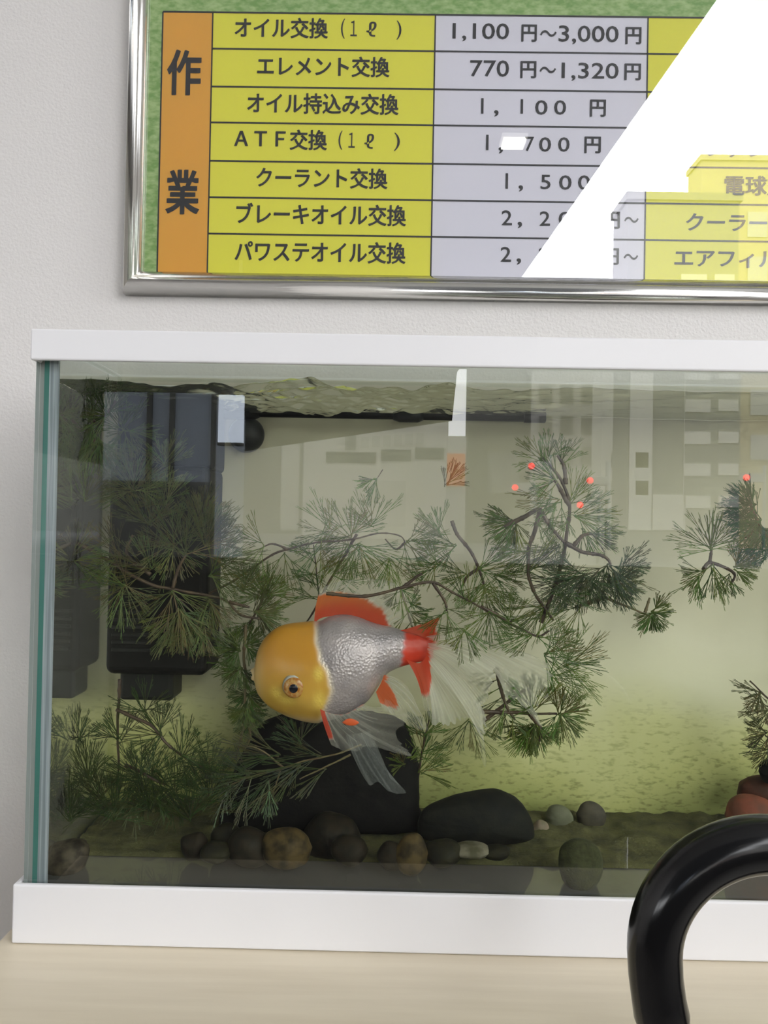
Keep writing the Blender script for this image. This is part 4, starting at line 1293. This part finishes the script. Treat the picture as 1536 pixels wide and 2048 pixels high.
building('grey block mirrored at the left of the workshop', 432, 606, 850, 62, 2, conc[1], [(560, 890, 600, 1060, conc[2])])
building('long dark building mirrored behind the kiosk at far left', -200, 204, 800, 56, 2, conc[3])
building('low white workshop building with garage door, mirrored in the glass above the goldfish', 608, 896, 800, 50, 2, conc[0],
         [(652, 905, 752, 925), (762, 900, 822, 922), (830, 896, 888, 918), (716, 962, 812, 1052, conc[2], 'garage_door'), (690, 862, 712, 900, conc[1], 'sign_panel')] + [(722 + i * 22, 874 - i * 1.5, 738 + i * 22, 896 - i * 1.5, conc[2], 'sign_letter') for i in range(6)])
building('dark narrow office block mirrored between the bright sky gap and the grey tower', 937, 1061, 690, 44, 2, conc[3], [(975, 905, 1040, 985, conc[1])])
building('grey tower with columns of windows, mirrored above the tall fanwort stem', 1062, 1201, 700, 52, 2, conc[2], [(1078 + 42 * i, 770 + 62 * j, 1104 + 42 * i, 806 + 62 * j, conc[1]) for i in range(3) for j in range(4)])
building('pale tower mirrored right of the grey tower', 1203, 1252, 705, 40, 2, conc[0], [(1222, 905, 1244, 935, conc[1]), (1222, 962, 1244, 990, conc[1])])
building('dark apartment block with white balconies, mirrored at the right of the aquarium glass', 1254, 1480, 395, 30, 2, conc[1],
         [(1368, 800 + 64 * j, 1420, 824 + 64 * j, conc[0], 'balcony') for j in range(-4, 4)] + [(1436, 800 + 64 * j, 1476, 822 + 64 * j, conc[0], 'balcony') for j in range(-4, 4)] + [(1256, 740, 1306, 1060, conc[0], 'stair_tower'), (1270, 905, 1296, 935, conc[1]), (1270, 962, 1296, 990, conc[1]), (1366, 560, 1372, 1050, conc[0], 'downpipe'), (1304, 990, 1370, 1060, conc[0], 'ground_floor')])
building('tall cream building behind the apartment block, its corner mirrored in the poster cover', 1400, 1760, 318, 44, 2, conc[4], [(1500 + 70 * i, 420 + 90 * j, 1540 + 70 * i, 470 + 90 * j, conc[2]) for i in range(3) for j in range(6)])

canm = pbr('canopy_panel', (0.10, 0.10, 0.10), 0.7)
zc = 4.0


def MZ(px, py, z, m=0.0):
    d = ray(px, py)
    k = (z - CAM.z) / d.z
    q = CAM + d * k
    return Vector((q.x, 2 * m - q.y, z))


c1, c2 = MZ(904, 842, zc), MZ(630, 882, zc)
sl = (c2 - c1)
c3 = c2 + sl * 3.0
bm = bmesh.new()
mf = SH_Y - 0.0035
cm, f1, f2 = MZ(914, 745, zc), MZ(1042, 556, zc, mf), MZ(1398, 50, zc, mf)
f3 = f2 + (f2 - f1) * ((SOUTH_Y - 0.15 - f2.y) / (f2.y - f1.y))
poly = [f3, f2, f1, cm, Vector((c1.x, c1.y, 0)), Vector((c2.x, c2.y, 0)), Vector((c3.x, c3.y, 0)), Vector((c3.x, SOUTH_Y - 0.15, 0))]
lo_ = [bm.verts.new((v.x, v.y, zc)) for v in poly]
hi_ = [bm.verts.new((v.x, v.y, zc + 0.5)) for v in poly]
bm.faces.new(lo_); bm.faces.new(list(reversed(hi_)))
for i in range(len(poly)):
    k = (i + 1) % len(poly)
    bm.faces.new((lo_[i], hi_[i], hi_[k], lo_[k]))
bmesh.ops.recalc_face_normals(bm, faces=bm.faces)
cano = empty('forecourt_canopy', ((c1.x + c3.x) / 2, -10, G0), 'dark flat forecourt canopy outside the window, mirrored as the dark upper left', 'canopy')
from_bm('roof_slab', bm, canm, cano)
for x_, y_ in ((c1.x - 4.5, -12), (c3.x + 2, -12)):
    tube('post', [Vector((x_, y_, G0)), Vector((x_, y_, zc))], 0.14, canm, cano, 16)
lampm = emit('lamp_diffuser', (1.0, 0.98, 0.9), 12)
p1 = MZ(1003, 276, zc, mf); p2 = MZ(1054, 268, zc, mf)
lp = empty('canopy_lamp', ((p1.x + p2.x) / 2, p1.y, zc - 0.03), 'small bright ceiling lamp mirrored over the fourth price row', 'lamp')
xm_ = (p1.x + p2.x) / 2
box('lamp_diffuser', (xm_ - 0.085, p1.y - 0.075, zc - 0.055), (xm_ + 0.085, p1.y + 0.075, zc - 0.03), lampm, lp, 0.006)
box('lamp_housing', (xm_ - 0.10, p1.y - 0.09, zc - 0.03), (xm_ + 0.10, p1.y + 0.09, zc - 0.0005), conc[0], lp, 0.004)

# kiosk under the canopy, pale blue
pale = pbr('kiosk_pale_blue', (0.62, 0.70, 0.80), 0.5)
a, b_ = MIR(205, 960, 9), MIR(425, 960, 9)
ks = empty('kiosk', ((a.x + b_.x) / 2, -9, G0), 'pale blue glazed kiosk under the canopy, mirrored at the upper left of the tank', 'kiosk')
zt_ = MIR(315, 785, 9).z
box('wall', (a.x, -11, G0), (b_.x, -9, zt_), pale, ks)
for px in (300, 345, 428):
    q = MIR(px, 870, 9)
    box('post', (q.x - 0.03, -9, G0), (q.x + 0.03, -8.95, zt_), conc[3], ks)
q1, q2 = MIR(205, 1060, 9), MIR(425, 965, 9)
box('dark_base', (a.x, -9, G0), (b_.x, -8.93, q2.z), conc[3], ks)

lit = emit('added_glow_board', (0.78, 0.87, 1.0), 8)  # glow added to the board so it mirrors bright in the pane
b1, b2 = MIR(435, 885, 8), MIR(487, 790, 8)
hs = empty('hanging_sign', ((b1.x + b2.x) / 2, -8, b1.z), 'blank white sign board with added glow hanging under the canopy, mirrored beside the suction cup', 'sign')
box('board', (b1.x, -8.08, b1.z), (b2.x, -8, b2.z), lit, hs, 0.01)
box('bottom_rail', (b1.x, -8.08, b1.z - 0.03), (b2.x, -7.98, b1.z), conc[3], hs)
box('hanger', ((b1.x + b2.x) / 2 - 0.02, -8.06, b2.z), ((b1.x + b2.x) / 2 + 0.02, -8.02, zc - 0.002), conc[3], hs)

# orange and white sign pillar
q1, q2 = MIR(893, 1000, 28), MIR(932, 905, 28)
sg = empty('sign_pillar', ((q1.x + q2.x) / 2, -28, G0), 'orange and grey sign pillar by the street, mirrored right of the workshop', 'sign')
box('pillar', (q1.x, -28.4, G0), (q2.x, -28, q2.z + 0.6), conc[2], sg)
o1, o2 = MIR(893, 972, 28), MIR(930, 908, 28)
box('orange_panel', (o1.x, -28, o1.z), (o2.x, -27.93, o2.z), pbr('sign_orange', (0.72, 0.20, 0.07), 0.5), sg)

# traffic lights
redl = emit('red_signal', (1.0, 0.035, 0.05), 11)
housing = pbr('signal_housing', (0.3, 0.31, 0.32), 0.5)
TLs = [(1180, 961, 15, 'traffic signal with a bright red lamp, mirrored highest right of the tall fanwort'), (1160, 1010, 22, 'traffic signal with red lamp, mirrored among the right fanwort leaves'), (1063, 932, 26, 'traffic signal with red lamp, mirrored left of the tall fanwort crown'), (1030, 975, 34, 'traffic signal with faint red lamp, mirrored lowest and leftmost'), (1493, 955, 24, 'traffic signal with red lamp, mirrored above the dark green clump')]
for px, py, Y, lab in TLs:
    c = MIR(px, py, Y)
    rr_ = 6.5 * (Y + CAM_D) / F_PX
    t_ = empty('traffic_light', (c.x, -Y, G0), lab, 'traffic light', 'traffic lights across the street')
    ring_prof('red_lamp', [(rr_, -0.02), (rr_, 0.03), (rr_ * 0.7, 0.05), (rr_ * 0.1, 0.06)], c, 'y', redl, t_, 20)
    box('signal_head', (c.x - rr_ * 1.4, -Y - 0.2, c.z - rr_ * 1.4), (c.x + rr_ * 5.5, -Y - 0.021, c.z + rr_ * 1.4), housing, t_, 0.02)
    tube('pole', [Vector((c.x + rr_ * 6, -Y - 0.12, G0)), Vector((c.x + rr_ * 6, -Y - 0.12, c.z + 0.4))], 0.05, housing, t_, 10)
